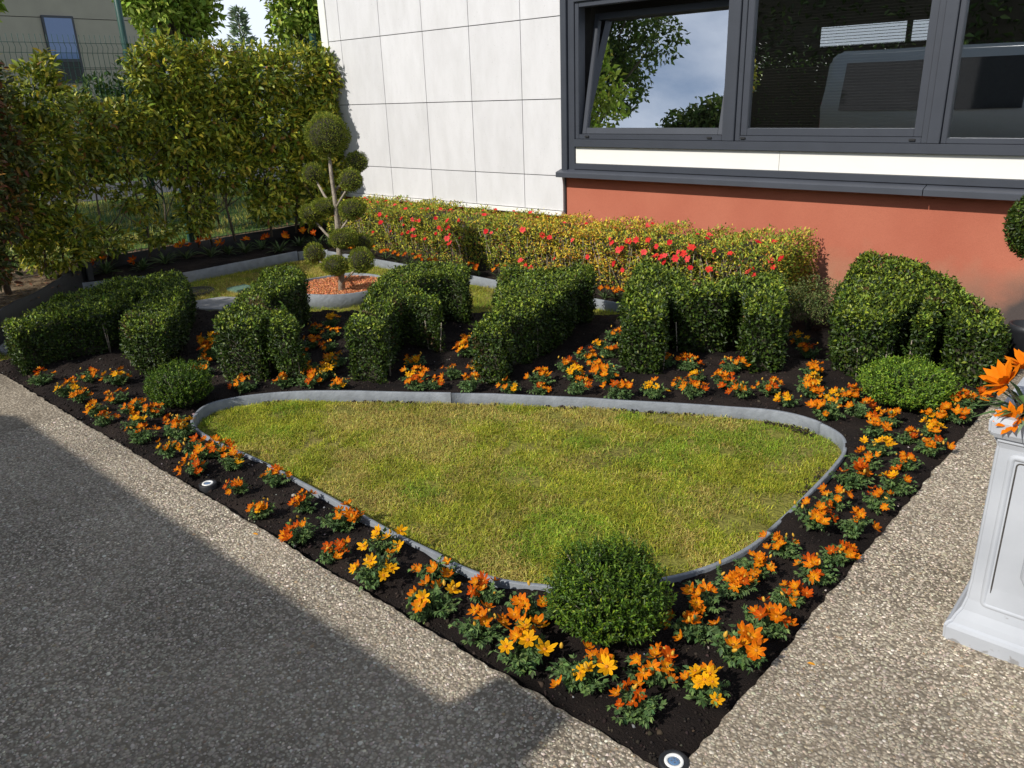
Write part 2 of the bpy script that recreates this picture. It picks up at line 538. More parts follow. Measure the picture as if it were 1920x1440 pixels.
def mat_paving():
    """exposed aggregate: cement matrix with fine stones; the larger pebbles are geometry"""
    m = bpy.data.materials.new('exposed_aggregate')
    n, l = nodes_of(m)
    b = n['Principled BSDF']; b.inputs['Roughness'].default_value = .8; b.inputs['Specular IOR Level'].default_value = .3
    tc = n.new('ShaderNodeTexCoord')
    vo = n.new('ShaderNodeTexVoronoi'); vo.inputs['Scale'].default_value = 85
    sep = n.new('ShaderNodeSeparateColor')
    rp = n.new('ShaderNodeValToRGB')
    e = rp.color_ramp.elements
    e[0].position = 0; e[0].color = (.24, .205, .158, 1)
    e[1].position = 1; e[1].color = (.52, .46, .37, 1)
    e.new(.5).color = (.35, .30, .235, 1)
    de = n.new('ShaderNodeMapRange'); de.inputs['From Min'].default_value = .30; de.inputs['From Max'].default_value = .62
    mx = n.new('ShaderNodeMixRGB'); mx.inputs['Color2'].default_value = (.205, .17, .128, 1)
    no = n.new('ShaderNodeTexNoise'); no.inputs['Scale'].default_value = 1.7; no.inputs['Detail'].default_value = 7; no.inputs['Roughness'].default_value = .6
    r2 = n.new('ShaderNodeValToRGB'); r2.color_ramp.elements[0].position = .32; r2.color_ramp.elements[0].color = (.62, .60, .57, 1); r2.color_ramp.elements[1].position = .66; r2.color_ramp.elements[1].color = (1.15, 1.12, 1.06, 1)
    mu = n.new('ShaderNodeMixRGB'); mu.blend_type = 'MULTIPLY'; mu.inputs['Fac'].default_value = 1
    for t in (vo, no): l.new(tc.outputs['Object'], t.inputs['Vector'])
    l.new(vo.outputs['Color'], sep.inputs['Color']); l.new(sep.outputs['Red'], rp.inputs['Fac'])
    l.new(vo.outputs['Distance'], de.inputs['Value'])
    l.new(rp.outputs['Color'], mx.inputs['Color1']); l.new(de.outputs['Result'], mx.inputs['Fac'])
    l.new(no.outputs['Fac'], r2.inputs['Fac'])
    l.new(mx.outputs['Color'], mu.inputs['Color1']); l.new(r2.outputs['Color'], mu.inputs['Color2'])
    l.new(mu.outputs['Color'], b.inputs['Base Color'])
    bp = n.new('ShaderNodeBump'); bp.invert = True; bp.inputs['Strength'].default_value = .9; bp.inputs['Distance'].default_value = .006
    l.new(vo.outputs['Distance'], bp.inputs['Height']); l.new(bp.outputs['Normal'], b.inputs['Normal'])
    return m
M['paving'] = mat_paving()

def mat_ground_patch(name, c0, c1, c2, s1=2.0, s2=60.0):
    m = bpy.data.materials.new(name)
    n, l = nodes_of(m)
    b = n['Principled BSDF']; b.inputs['Roughness'].default_value = .95; b.inputs['Specular IOR Level'].default_value = .15
    tc = n.new('ShaderNodeTexCoord')
    no = n.new('ShaderNodeTexNoise'); no.inputs['Scale'].default_value = s1; no.inputs['Detail'].default_value = 8
    rp = n.new('ShaderNodeValToRGB')
    e = rp.color_ramp.elements
    e[0].position = .3; e[0].color = c0 + (1,)
    e[1].position = .7; e[1].color = c2 + (1,)
    e.new(.5).color = c1 + (1,)
    n2 = n.new('ShaderNodeTexNoise'); n2.inputs['Scale'].default_value = s2; n2.inputs['Detail'].default_value = 5
    mx = n.new('ShaderNodeMixRGB'); mx.blend_type = 'OVERLAY'; mx.inputs['Fac'].default_value = .7
    for t in (no, n2): l.new(tc.outputs['Object'], t.inputs['Vector'])
    l.new(no.outputs['Fac'], rp.inputs['Fac']); l.new(rp.outputs['Color'], mx.inputs['Color1']); l.new(n2.outputs['Fac'], mx.inputs['Color2'])
    l.new(mx.outputs['Color'], b.inputs['Base Color'])
    bp = n.new('ShaderNodeBump'); bp.inputs['Strength'].default_value = .8; bp.inputs['Distance'].default_value = .02
    l.new(n2.outputs['Fac'], bp.inputs['Height']); l.new(bp.outputs['Normal'], b.inputs['Normal'])
    return m
M['lawn_soil'] = mat_ground_patch('thatch_under_lawn', (.13, .11, .03), (.19, .18, .035), (.20, .16, .05))
M['far_grass'] = mat_ground_patch('mown_verge', (.06, .10, .02), (.09, .14, .03), (.14, .16, .05), 1.2, 25)
M['litter'] = mat_ground_patch('leaf_litter_soil', (.06, .042, .026), (.14, .10, .06), (.26, .19, .12), 6.0, 50)

def mat_glass(name, refl, tint=(.86, .9, .9)):
    m = bpy.data.materials.new(name)
    n, l = nodes_of(m)
    n.remove(n['Principled BSDF'])
    out = n['Material Output']
    tr = n.new('ShaderNodeBsdfTransparent'); tr.inputs['Color'].default_value = tint + (1,)
    gl = n.new('ShaderNodeBsdfGlossy'); gl.inputs['Roughness'].default_value = .004; gl.inputs['Color'].default_value = (.95, .97, 1, 1)
    lw = n.new('ShaderNodeFresnel'); lw.inputs['IOR'].default_value = 1.5
    mr = n.new('ShaderNodeMapRange'); mr.inputs['From Min'].default_value = .04; mr.inputs['To Min'].default_value = refl; mr.inputs['To Max'].default_value = 1.0
    mx = n.new('ShaderNodeMixShader')
    tc = n.new('ShaderNodeTexCoord'); no = n.new('ShaderNodeTexNoise'); no.inputs['Scale'].default_value = 1.3; no.inputs['Detail'].default_value = 1
    bp = n.new('ShaderNodeBump'); bp.inputs['Strength'].default_value = .02; bp.inputs['Distance'].default_value = .05
    l.new(tc.outputs['Object'], no.inputs['Vector']); l.new(no.outputs['Fac'], bp.inputs['Height']); l.new(bp.outputs['Normal'], gl.inputs['Normal'])
    l.new(lw.outputs['Fac'], mr.inputs['Value']); l.new(mr.outputs['Result'], mx.inputs['Fac'])
    l.new(tr.outputs['BSDF'], mx.inputs[1]); l.new(gl.outputs['BSDF'], mx.inputs[2]); l.new(mx.outputs['Shader'], out.inputs['Surface'])
    return m
M['glass'] = mat_glass('coated_window_glass', .60)
M['dark_glass'] = mat_simple('dark_vehicle_glass', (.02, .025, .028), .05, var=.02)

def mat_emit(name, col, s):
    m = bpy.data.materials.new(name)
    n, l = nodes_of(m)
    b = n['Principled BSDF']
    b.inputs['Base Color'].default_value = col + (1,)
    b.inputs['Emission Color'].default_value = col + (1,)
    b.inputs['Emission Strength'].default_value = s
    return m
M['ceiling_light'] = mat_emit('lit_diffuser', (1.0, .93, .80), .75)

def mat_planter():
    m = bpy.data.materials.new('weathered_grey_planter')
    n, l = nodes_of(m)
    b = n['Principled BSDF']; b.inputs['Roughness'].default_value = .6; b.inputs['Specular IOR Level'].default_value = .35
    tc = n.new('ShaderNodeTexCoord')
    no = n.new('ShaderNodeTexNoise'); no.inputs['Scale'].default_value = 4.0; no.inputs['Detail'].default_value = 9
    rp = n.new('ShaderNodeValToRGB')
    rp.color_ramp.elements[0].position = .3; rp.color_ramp.elements[0].color = (.37, .385, .41, 1)
    rp.color_ramp.elements[1].position = .65; rp.color_ramp.elements[1].color = (.46, .475, .50, 1)
    # flaked paint near the foot
    n2 = n.new('ShaderNodeTexNoise'); n2.inputs['Scale'].default_value = 22; n2.inputs['Detail'].default_value = 4
    sp = n.new('ShaderNodeSeparateXYZ')
    mz = n.new('ShaderNodeMapRange'); mz.inputs['From Min'].default_value = .12; mz.inputs['From Max'].default_value = 0.0; mz.inputs['To Min'].default_value = .0; mz.inputs['To Max'].default_value = .17
    ad = n.new('ShaderNodeMath'); ad.operation = 'ADD'
    gt = n.new('ShaderNodeMapRange'); gt.inputs['From Min'].default_value = .745; gt.inputs['From Max'].default_value = .79
    mx = n.new('ShaderNodeMixRGB'); mx.inputs['Color2'].default_value = (.27, .265, .26, 1)
    for t in (no, n2, sp): l.new(tc.outputs['Object'], t.inputs['Vector'])
    l.new(no.outputs['Fac'], rp.inputs['Fac'])
    l.new(sp.outputs['Z'], mz.inputs['Value']); l.new(n2.outputs['Fac'], ad.inputs[0]); l.new(mz.outputs['Result'], ad.inputs[1])
    l.new(ad.outputs[0], gt.inputs['Value']); l.new(gt.outputs['Result'], mx.inputs['Fac'])
    l.new(rp.outputs['Color'], mx.inputs['Color1']); l.new(mx.outputs['Color'], b.inputs['Base Color'])
    bp = n.new('ShaderNodeBump'); bp.inputs['Strength'].default_value = .15; bp.inputs['Distance'].default_value = .01
    l.new(no.outputs['Fac'], bp.inputs['Height']); l.new(bp.outputs['Normal'], b.inputs['Normal'])
    return m
M['planter'] = mat_planter()

# ------------------------------------------------------------------ the setting
def sheet(name, x0, x1, y0, y1, z, mat):
    return tag(link(name, np_mesh(name, [(x0, y0, z), (x1, y0, z), (x1, y1, z), (x0, y1, z)], [(0, 1, 2, 3)], mat)), kind='structure')

sheet('ground', -220, 220, -220, 220, -.42, M['far_grass'])
sheet('street', -60, 60, -12.0, -3.9, -.06, M['asphalt'])
VERGE_Z = .10
# mown verge beyond the fence, with a road crossing it
tag(link('verge', np_mesh('verge', [(-60, -2.5, VERGE_Z), (-9.0, -2.5, VERGE_Z), (-9.0, 60, VERGE_Z), (-60, 60, VERGE_Z)], [(0, 1, 2, 3)], M['far_grass'])), kind='structure')
tag(link('side_road', np_mesh('side_road', [(-17.6, -2.4, VERGE_Z + .01), (-14.6, -2.4, VERGE_Z + .01), (-14.6, 58, VERGE_Z + .01), (-17.6, 58, VERGE_Z + .01)], [(0, 1, 2, 3)], M['asphalt'])), kind='structure')

# lawn outlines (x, y in metres; the camera stands at the origin, the wall at y = 6.2)
LAWN1 = smooth_closed([(-3.99, 1.79), (-4.07, 1.93), (-4.0, 2.13), (-3.83, 2.33), (-3.46, 2.595), (-2.684, 3.10), (-2.17, 3.385), (-1.675, 3.63), (-1.415, 3.69), (-1.195, 3.61), (-1.10, 3.45), (-1.065, 3.2), (-1.053, 2.74), (-1.06, 2.385), (-1.137, 2.14), (-1.316, 1.88), (-1.49, 1.75), (-1.71, 1.664), (-2.1, 1.651), (-2.516, 1.664), (-3.11, 1.68), (-3.575, 1.665), (-3.85, 1.70)], 8)
LAWN2 = [(-3.2, 5.2), (-3.6, 4.72), (-4.3, 4.2), (-5.47, 3.46), (-6.25, 2.95), (-6.45, 2.3), (-6.0, 1.42), (-6.9, 1.40), (-7.2, 1.75), (-8.3, 2.72), (-7.86, 3.62), (-7.86, 5.05), (-7.68, 5.30), (-5.0, 5.28)]
L1Z, L2Z = -.045, -.12

def soil_z(x, y):
    b = np.clip((y - 4.2) / 1.2, 0, 1)
    z = -.004 - .05 * b
    z = z + .035 * (vnoise(x, y, .35, 1) - .5) + .022 * (vnoise(x, y, .09, 2) - .5) + .012 * (vnoise(x, y, .045, 3) - .5)
    e = np.minimum(-.72 - x, y - 1.34)
    return z - .02 * np.clip(1 - e / .10, 0, 1)

gx = np.arange(-8.9, -.66, .026)
gy = np.arange(1.30, 6.30, .026)
GX, GY = np.meshgrid(gx, gy)
GZ = soil_z(GX, GY)
pp = np.stack([GX.ravel(), GY.ravel()], 1)
inl = in_poly(pp, offset_poly([tuple(p) for p in LAWN1], .012)).reshape(GX.shape)
GZ[inl] = -.16
inl2 = in_poly(pp, offset_poly(LAWN2, .012)).reshape(GX.shape)
GZ[inl2] = -.25
left = in_poly(pp, [(-6.0, 1.25), (-6.9, 1.25), (-8.9, 1.25), (-8.9, 2.9), (-8.3, 2.75), (-7.2, 1.78), (-6.9, 1.42)]).reshape(GX.shape)
GZ[left] = -.30
def snap(poly, inside):
    poly = np.asarray(poly, dtype=float)
    a = poly; b = np.roll(poly, -1, axis=0)
    near = np.ones(GX.shape, bool)
    q = np.stack([GX.ravel(), GY.ravel()], 1)
    best = np.full(len(q), 9.0); bp_ = q.copy()
    for p0, p1 in zip(a, b):
        d = p1 - p0
        t = np.clip(((q - p0) @ d) / max(d @ d, 1e-9), 0, 1)
        c = p0 + t[:, None] * d
        r = np.linalg.norm(q - c, axis=1)
        m = r < best
        best[m] = r[m]; bp_[m] = c[m]
    ins = inside.ravel()
    m = (ins & (best < .036)) | (~ins & (best < .015))
    GX.ravel()[m] = bp_[m, 0]; GY.ravel()[m] = bp_[m, 1]
GX = np.ascontiguousarray(GX); GY = np.ascontiguousarray(GY)
snap(LAWN1, inl)
snap(LAWN2, inl2)
V = np.stack([GX, GY, GZ], -1).reshape(-1, 3)
nx, ny = len(gx), len(gy)
ii = (np.arange(ny - 1)[:, None] * nx + np.arange(nx - 1)[None]).ravel()
F = np.stack([ii, ii + 1, ii + nx + 1, ii + nx], 1)
tag(link('soil', np_mesh('soil', V, F, M['soil'], smooth=True)), kind='structure')

def flat_poly(name, poly, z, mat):
    b = bmesh.new()
    f = b.faces.new([b.verts.new((p[0], p[1], z)) for p in poly])
    bmesh.ops.triangulate(b, faces=[f])
    o = link(name, bm_mesh(name, b, mat))
    return tag(o, kind='structure')
flat_poly('lawn_ground', [tuple(p) for p in LAWN1], L1Z, M['lawn_soil'])
flat_poly('lawn_ground', LAWN2, L2Z, M['lawn_soil'])

# paving: two slabs of exposed aggregate with broken edges
def ragged(a, b, n, amp, seed):
    a = np.array(a); b = np.array(b)
    t = np.linspace(0, 1, n)
    d = (b - a) / np.linalg.norm(b - a)
    nn = np.array([-d[1], d[0]])
    s = t * np.linalg.norm(b - a)
    off = amp * (vnoise(s, s * 0, .30, seed) - .5) * .5 + amp * (vnoise(s, s * 0, .06, seed + 1) - .5) * .55 + amp * (vnoise(s, s * 0, .02, seed + 2) - .5) * .5
    return [tuple(a + d * si + nn * o) for si, o in zip(s, off)]
PAVE_EDGE_F = ragged((-6.1, 1.36), (-.76, 1.345), 330, .016, 5)
PAVE_EDGE_R = ragged((-.735, 1.37), (-.72, 6.2), 300, .016, 9)
tag(link('paving', bm_mesh('paving', prism_bm([(-6.56, 1.36)] + PAVE_EDGE_F + PAVE_EDGE_R + [(8, 6.2), (8, -3.9), (-6.56, -3.9)], -.14, 0.0), M['paving'])), kind='structure')

# pebbles standing proud of the cement
def pebbles(n, xr, yr, keep, size=(.0028, .0062)):
    P = np.stack([rng.uniform(*xr, n), rng.uniform(*yr, n)], 1)
    P = P[keep(P)]
    n = len(P)
    a = rng.uniform(0, 2 * np.pi, n)
    r = rng.uniform(*size, n) * np.where(rng.random(n) < .06, 1.5, 1.0)
    asp = rng.uniform(.55, .95, n)
    h = r * rng.uniform(.16, .42, n)
    k = 7
    t = np.arange(k) * 2 * np.pi / k
    def ring(s, z):
        jit = 1 + rng.normal(0, .10, (n, k))
        u = np.cos(t)[None] * r[:, None] * s * jit
        v = np.sin(t)[None] * (r * asp)[:, None] * s * jit
        return np.stack([P[:, :1] + u * np.cos(a)[:, None] - v * np.sin(a)[:, None], P[:, 1:] + u * np.sin(a)[:, None] + v * np.cos(a)[:, None], np.broadcast_to(z[:, None], (n, k))], -1)
    V = np.concatenate([ring(1, np.full(n, -.001)), ring(.72, h * .75), np.concatenate([P, h[:, None]], 1)[:, None]], 1)
    base = np.arange(n)[:, None] * (2 * k + 1)
    fs = []
    for i in range(k):
        j = (i + 1) % k
        fs += [[i, j, k + j], [i, k + j, k + i], [k + i, k + j, 2 * k]]
    F = np.concatenate([base + np.array(q) for q in fs], 0)
    col = palette(n, [(.39, .325, .24), (.49, .415, .315), (.28, .235, .175), (.69, .61, .49), (.31, .22, .13)], [5, 4, 3.4, 1.0, .4], .11)
    col *= (.62 + .62 * vnoise(P[:, 0], P[:, 1], .45, 21) * .6 + .35 * vnoise(P[:, 0], P[:, 1], 1.1, 22))[:, None]
    return np_mesh('pebbles', V.reshape(-1, 3), F, M['stone_bits'], np.repeat(col, 2 * k + 1, axis=0), smooth=True)
def keep_left(P):
    lim = np.interp(P[:, 0], [p[0] for p in PAVE_EDGE_F], [p[1] for p in PAVE_EDGE_F])
    return (P[:, 1] < lim - .004) & (P[:, 1] > .02 + .02 * P[:, 0]) & (P[:, 0] < -.72)
def keep_right(P):
    lim = np.interp(P[:, 1], [p[1] for p in PAVE_EDGE_R], [p[0] for p in PAVE_EDGE_R])
    return P[:, 0] > lim + .004
tag(link('pebbles', pebbles(62000, (-4.6, -.6), (.15, 1.37), keep_left)), 'pale rounded pebbles set in the paving left of the flower bed', 'pebbles', kind='stuff')
tag(link('pebbles', pebbles(42000, (-.76, .15), (.9, 4.4), keep_right)), 'pale rounded pebbles set in the paving right of the flower bed', 'pebbles', kind='stuff')

# soil crumbs
def lumps(n, P, r, cols, w, mat, flat=.6, name='lumps'):
    o = np.array([(1, 0, 0), (-1, 0, 0), (0, 1, 0), (0, -1, 0), (0, 0, 1), (0, 0, -1)], dtype=float)
    f = np.array([(0, 2, 4), (2, 1, 4), (1, 3, 4), (3, 0, 4), (2, 0, 5), (1, 2, 5), (3, 1, 5), (0, 3, 5)])
    a = rng.uniform(0, 2 * np.pi, n)
    v = o[None] * (r[:, None] * rng.uniform(.55, 1.3, (n, 6)))[..., None]
    v[..., 2] *= flat
    x = v[..., 0] * np.cos(a)[:, None] - v[..., 1] * np.sin(a)[:, None]
    y = v[..., 0] * np.sin(a)[:, None] + v[..., 1] * np.cos(a)[:, None]
    tilt = rng.normal(0, .5, (n, 1))
    z = v[..., 2] + x * tilt
    V = np.stack([x, y, z], -1) + P[:, None]
    F = (np.arange(n)[:, None, None] * 6 + f[None]).reshape(-1, 3)
    return np_mesh(name, V.reshape(-1, 3), F, mat, np.repeat(palette(n, cols, w, .25), 6, axis=0))
n = 26000
P = np.stack([rng.uniform(-6.0, -.74, n), 1.36 + (rng.random(n) ** 1.4) * 3.4], 1)
P = P[~in_poly(P, offset_poly([tuple(p) for p in LAWN1], -.02)) & ~in_poly(P, offset_poly(LAWN2, -.02))]
n = len(P)
r = rng.uniform(.002, .0075, n) * np.where(rng.random(n) < .08, 1.9, 1.0)
tag(link('soil_crumbs', lumps(n, np.column_stack([P, soil_z(P[:, 0], P[:, 1]) + r * .15]), r, [(.014, .010, .008), (.03, .022, .017), (.05, .036, .026), (.3, .28, .25)], [6, 4, 1.2, .12], M['chips'], .7, 'soil_crumbs')), 'crumbly dark compost and bark bits over the bed', 'soil', kind='stuff')

# crumbs spilled along the back of the front lawn
e_ = LAWN1[14:92]
i_ = rng.integers(0, len(e_), 900)
c_ = LAWN1.mean(axis=0)
q_ = e_[i_] + (c_ - e_[i_]) * (rng.uniform(.012, .045, (900, 1)) + .03 * (vnoise(e_[i_, 0], e_[i_, 1], .2, 99) ** 2)[:, None]) + rng.normal(0, .012, (900, 2))
q_ = q_[vnoise(q_[:, 0], q_[:, 1], .17, 98) > .48]
q_ = q_[in_poly(q_, offset_poly([tuple(p) for p in LAWN1], .012))]
r_ = rng.uniform(.003, .011, len(q_))
tag(link('spilled_soil', lumps(len(q_), np.column_stack([q_, np.full(len(q_), L1Z + .012)]), r_, [(.02, .014, .010), (.04, .029, .02)], [2, 1], M['chips'], .7, 'spilled_soil')), 'dark soil crumbs spilled inside the back edge of the front lawn', 'soil', kind='stuff')

# grass
def grass(name, poly, z, dens, hmin, hmax, cols, w, seed, bare=.25):
    xs = [p[0] for p in poly]; ys = [p[1] for p in poly]
    A = (max(xs) - min(xs)) * (max(ys) - min(ys))
    n = int(A * dens)
    P = np.stack([rng.uniform(min(xs), max(xs), n), rng.uniform(min(ys), max(ys), n)], 1)
    P = P[in_poly(P, offset_poly(poly, .022))]
    f = vnoise(P[:, 0], P[:, 1], .16, seed) * .6 + vnoise(P[:, 0], P[:, 1], .05, seed + 1) * .4
    P = P[rng.random(len(P)) < np.clip(.30 + (f - bare - .03) * 2.8, .04, 1) * (1 - (.8 * np.clip(1 - np.hypot((P[:, 0] + 1.25) / .42, (P[:, 1] - 3.52) / .20), 0, 1) ** .5 if seed == 31 else 0))]
    n = len(P)
    patch = vnoise(P[:, 0], P[:, 1], .34, seed + 2) * .6 + vnoise(P[:, 0], P[:, 1], .12, seed + 4) * .4
    a = rng.uniform(0, 2 * np.pi, n)
    lean = np.abs(rng.normal(.95, .5, n))
    h = rng.uniform(hmin, hmax, n) * (.7 + .7 * vnoise(P[:, 0], P[:, 1], .2, seed + 3))
    wd = rng.uniform(.0009, .0020, n) * (1 if dens > 4000 else 2.2)
    d = np.stack([np.cos(a), np.sin(a)], 1)
    s = np.stack([-np.sin(a), np.cos(a)], 1) * wd[:, None]
    z0 = np.full((n, 1), z - .002)
    mid = P + d * (h * lean * .4)[:, None]
    tip = P + d * (h * lean * 1.1)[:, None]
    V = np.stack([np.hstack([P + s, z0]), np.hstack([P - s, z0]),
                  np.hstack([mid + s * .8, z0 + (h * .6)[:, None]]), np.hstack([mid - s * .8, z0 + (h * .6)[:, None]]),
                  np.hstack([tip, z0 + (h * (1.0 - .34 * lean)).clip(.004)[:, None]])], 1)
    F = np.concatenate([np.arange(n)[:, None] * 5 + np.array(q) for q in ([0, 1, 3], [0, 3, 2], [2, 3, 4])], 0)
    c0 = palette(n, cols, w, .16)
    c1 = palette(n, [(.45, .35, .08), (.34, .24, .07), (.54, .48, .12)], [3, 1.6, 3], .16)
    tone = vnoise(P[:, 0], P[:, 1], .10, seed + 6) * .6 + vnoise(P[:, 0], P[:, 1], .045, seed + 7) * .4
    c0 = c0 * (.62 + .76 * tone)[:, None]
    gr = rng.random(n) < np.clip((vnoise(P[:, 0], P[:, 1], .22, seed + 8) - .5) * 3, 0, .8)
    c0[gr] *= np.array([.72, .95, .9])
    c1 = c1 * (.7 + .6 * tone)[:, None]
    dry = rng.random(n) < np.clip((patch - .46) * 3.4 + .13, .03, .85)
    c0[dry] = c1[dry]
    return np_mesh(name, V.reshape(-1, 3), F, M['grass'], np.repeat(c0, 5, axis=0))
GC = [(.29, .32, .024), (.39, .385, .032), (.18, .24, .02), (.50, .46, .07)]
tag(link('lawn_grass', grass('lawn_grass', [tuple(p) for p in LAWN1], L1Z, 42000, .012, .029, GC, [4, 4, 2, 1.5], 31)), 'short yellow-green grass inside the rounded triangular edging in front', 'grass', kind='stuff')
tag(link('lawn_grass', grass('lawn_grass', LAWN2, L2Z, 7500, .02, .04, GC, [4, 3, 3, 1.5], 41)), 'short grass of the rear lawn around the cloud-pruned tree', 'grass', kind='stuff')
tag(link('verge_grass', grass('verge_grass', [(-14.4, 1.0), (-9.1, 1.0), (-9.1, 8.5), (-14.4, 8.5)], VERGE_Z, 1100, .04, .10, [(.10, .16, .03), (.14, .20, .04), (.18, .2, .05)], [4, 4, 2], 51)), 'longer green grass on the verge beyond the wire fence', 'grass', kind='stuff')

# ------------------------------------------------------------------ lawn edgings
def strip_mesh(name, pts, th, z0, z1, mat, wob=0.0, seed=1):
    pts = np.asarray(pts, dtype=float)
    n = len(pts)
    d = np.gradient(pts, axis=0)
    d = d / np.linalg.norm(d, axis=1, keepdims=True)
    nn = np.stack([-d[:, 1], d[:, 0]], 1) * th / 2
    s = np.concatenate([[0], np.cumsum(np.linalg.norm(np.diff(pts, axis=0), axis=1))])
    zt = z1 + wob * (vnoise(s, s * 0, .25, seed) - .5)
    c = th * .18
    prof = [(-1, z0, 0), (-1, None, -c), (-.7, None, 0), (.7, None, 0), (1, None, -c), (1, z0, 0)]
    V = []
    for k, (o, z, dz) in enumerate(prof):
        q = pts + nn * o
        zz = np.full(n, z) if z is not None else zt + dz
        V.append(np.column_stack([q, zz]))
    V = np.stack(V, 1).reshape(-1, 3)
    m = len(prof)
    F = []
    for i in range(n - 1):
        for k in range(m):
            a = i * m + k; b = i * m + (k + 1) % m
            F.append((a, b, b + m, a + m))
    e = (n - 1) * m
    F += [(0, 1, 2, 3), (0, 3, 4, 5), (e + 3, e + 2, e + 1, e), (e + 5, e + 4, e + 3, e)]
    me = np_mesh(name, V, F, mat)
    return me

ed = empty('lawn_edging', (-2.5, 2.4, 0))
tag(ed, 'grey bent-board edging around the rounded triangular front lawn', 'edging')
loop = np.vstack([LAWN1, LAWN1[:1]])
cuts = [0, 36, 68, 100, 140, 174, len(loop) - 1]
for i, (a, b) in enumerate(zip(cuts[:-1], cuts[1:])):
    seg = loop[a:b + 1].copy()
    if i: seg[0] += (seg[1] - seg[0]) * .03
    o = link('board', strip_mesh('board', seg - np.array([-2.5, 2.4]), .017, -.15, .018, M['edging'], .008, i), ed)

ed2 = empty('lawn_edging', (-6.0, 4.4, 0))
tag(ed2, 'grey board edging around the rear lawn with the cloud-pruned tree', 'edging')
runs = [[(-8.28, 2.72), (-8.05, 3.2), (-7.86, 3.64)], [(-7.86, 3.65), (-7.86, 4.4), (-7.86, 5.02)], [(-7.855, 5.03), (-7.80, 5.22), (-7.66, 5.30)], [(-7.65, 5.30), (-6.6, 5.30), (-5.61, 5.29)], [(-5.60, 5.29), (-4.9, 5.27), (-4.1, 5.24)], [(-4.09, 5.24), (-3.6, 5.22), (-3.2, 5.2)], [(-3.2, 5.18), (-3.4, 4.95), (-3.6, 4.73)], [(-3.61, 4.72), (-4.3, 4.2), (-5.46, 3.47)], [(-5.47, 3.46), (-5.86, 3.2), (-6.24, 2.96)], [(-6.25, 2.94), (-6.35, 2.6), (-6.44, 2.31)], [(-6.45, 2.29), (-6.22, 1.86), (-6.0, 1.44)]]
for i, rr in enumerate(runs):
    rr = np.array(rr)
    t = np.linspace(0, len(rr) - 1, 9)
    seg = np.stack([np.interp(t, range(len(rr)), rr[:, 0]), np.interp(t, range(len(rr)), rr[:, 1])], 1)
    ztop = [0.0, -.01, -.02, -.035, -.035, -.035, -.05, -.04, -.02, -.02, -.02][i]
    link('board', strip_mesh('board', seg - np.array([-6.0, 4.4]), .017, -.24, ztop, M['edging'], .006, i + 20), ed2)

# black retaining edge below the fence, bending towards the paving
re = empty('retaining_edge', (-8.0, 2.6, 0))
tag(re, 'black plastic retaining edge at the foot of the fence on the left', 'edging')
A = [(-6.55, 1.42), (-7.05, 1.80), (-7.75, 2.40), (-8.3, 2.86), (-8.72, 3.25)]
t = np.linspace(0, 4, 17)
link('sheet', strip_mesh('sheet', np.stack([np.interp(t, range(5), [p[0] for p in A]), np.interp(t, range(5), [p[1] for p in A])], 1) - np.array([-8, 2.6]), .02, -.26, .15, M['dark_edging'], .03, 3), re)
link('sheet', strip_mesh('sheet', np.array([(-8.73, y) for y in np.linspace(3.27, 6.15, 12)]) - np.array([-8, 2.6]), .02, -.15, .13, M['dark_edging'], .02, 4), re)
link('stake', bm_mesh('stake', box_bm(-.30, -.24, .28, .34, -.1, .25, .008), M['dark_edging']), re)

tag(link('litter_ground', bm_mesh('litter_ground', prism_bm([(-6.57, 1.40), (-7.07, 1.82), (-7.77, 2.42), (-8.32, 2.88), (-8.74, 3.27), (-8.74, 6.2), (-9.05, 6.4), (-9.05, -3.9), (-6.57, -3.9)], -.3, .095), M['litter'])), kind='structure')
n = 1600
P = np.column_stack([rng.uniform(-9.1, -7.2, n), rng.uniform(1.4, 6.0, n), np.full(n, .10)])
P = P[in_poly(P[:, :2], [(-7.1, 1.86), (-7.77, 2.45), (-8.32, 2.92), (-8.76, 3.3), (-8.76, 6.1), (-9.1, 6.1), (-9.1, 1.4), (-7.2, 1.4)])]
n = len(P)
D = rand_dir(n); D[:, 2] *= .25
tag(link('fallen_leaves', leaf_mesh('fallen_leaves', P, D, np.array([0, 0, 1.]) + rand_dir(n) * .4, rng.uniform(.03, .07, n), rng.uniform(.015, .03, n), palette(n, [(.20, .11, .05), (.32, .20, .10), (.12, .07, .04), (.25, .09, .05)], [4, 3, 3, 1]), M['leaf_matt'], six=True)), 'dry brown leaves and twigs on the ground under the fence', 'leaf litter', kind='stuff')

# ------------------------------------------------------------------ building
bld = empty('office_building', (-4.5, 6.25, 0))
tag(bld, 'office building with white panels above a terracotta plinth and grey windows', 'building')
def bpart(name, x0, x1, y0, y1, z0, z1, mat, bev=.003, parent=None):
    o = box(name, x0 + 4.5, x1 + 4.5, y0 - 6.25, y1 - 6.25, z0, z1, mat, parent or bld, bev)
    return o
# plinth, in world aligned object space so its stains keep their place
pl = link('plinth_wall', bm_mesh('plinth_wall', box_bm(-8.56, 3.0, 6.245, 6.45, -.4, .86, 0), M['red_wall']), bld)
pl.matrix_parent_inverse = Matrix.Translation((4.5, -6.25, 0))
bpart('panel_backing', -8.57, -4.905, 6.222, 6.45, .47, 3.75, M['dark_void'], 0)
colsx = [-8.452, -8.215, -7.493, -6.797, -6.104, -5.413, -4.912]
rowsz = [.487, .824, 1.531, 2.244, 2.957, 3.67]
for i in range(6):
    for j in range(5):
        g_ = .0028
        bpart('cladding_panel', colsx[i] + g_, colsx[i + 1] - g_, 6.2, 6.226 , rowsz[j] + g_ * 1.2, rowsz[j + 1] - g_ * 1.2, M['white_panel'], .0015)
bpart('corner_trim', -8.585, -8.458, 6.192, 6.44, .44, 3.70, M['white_gloss'], .004)
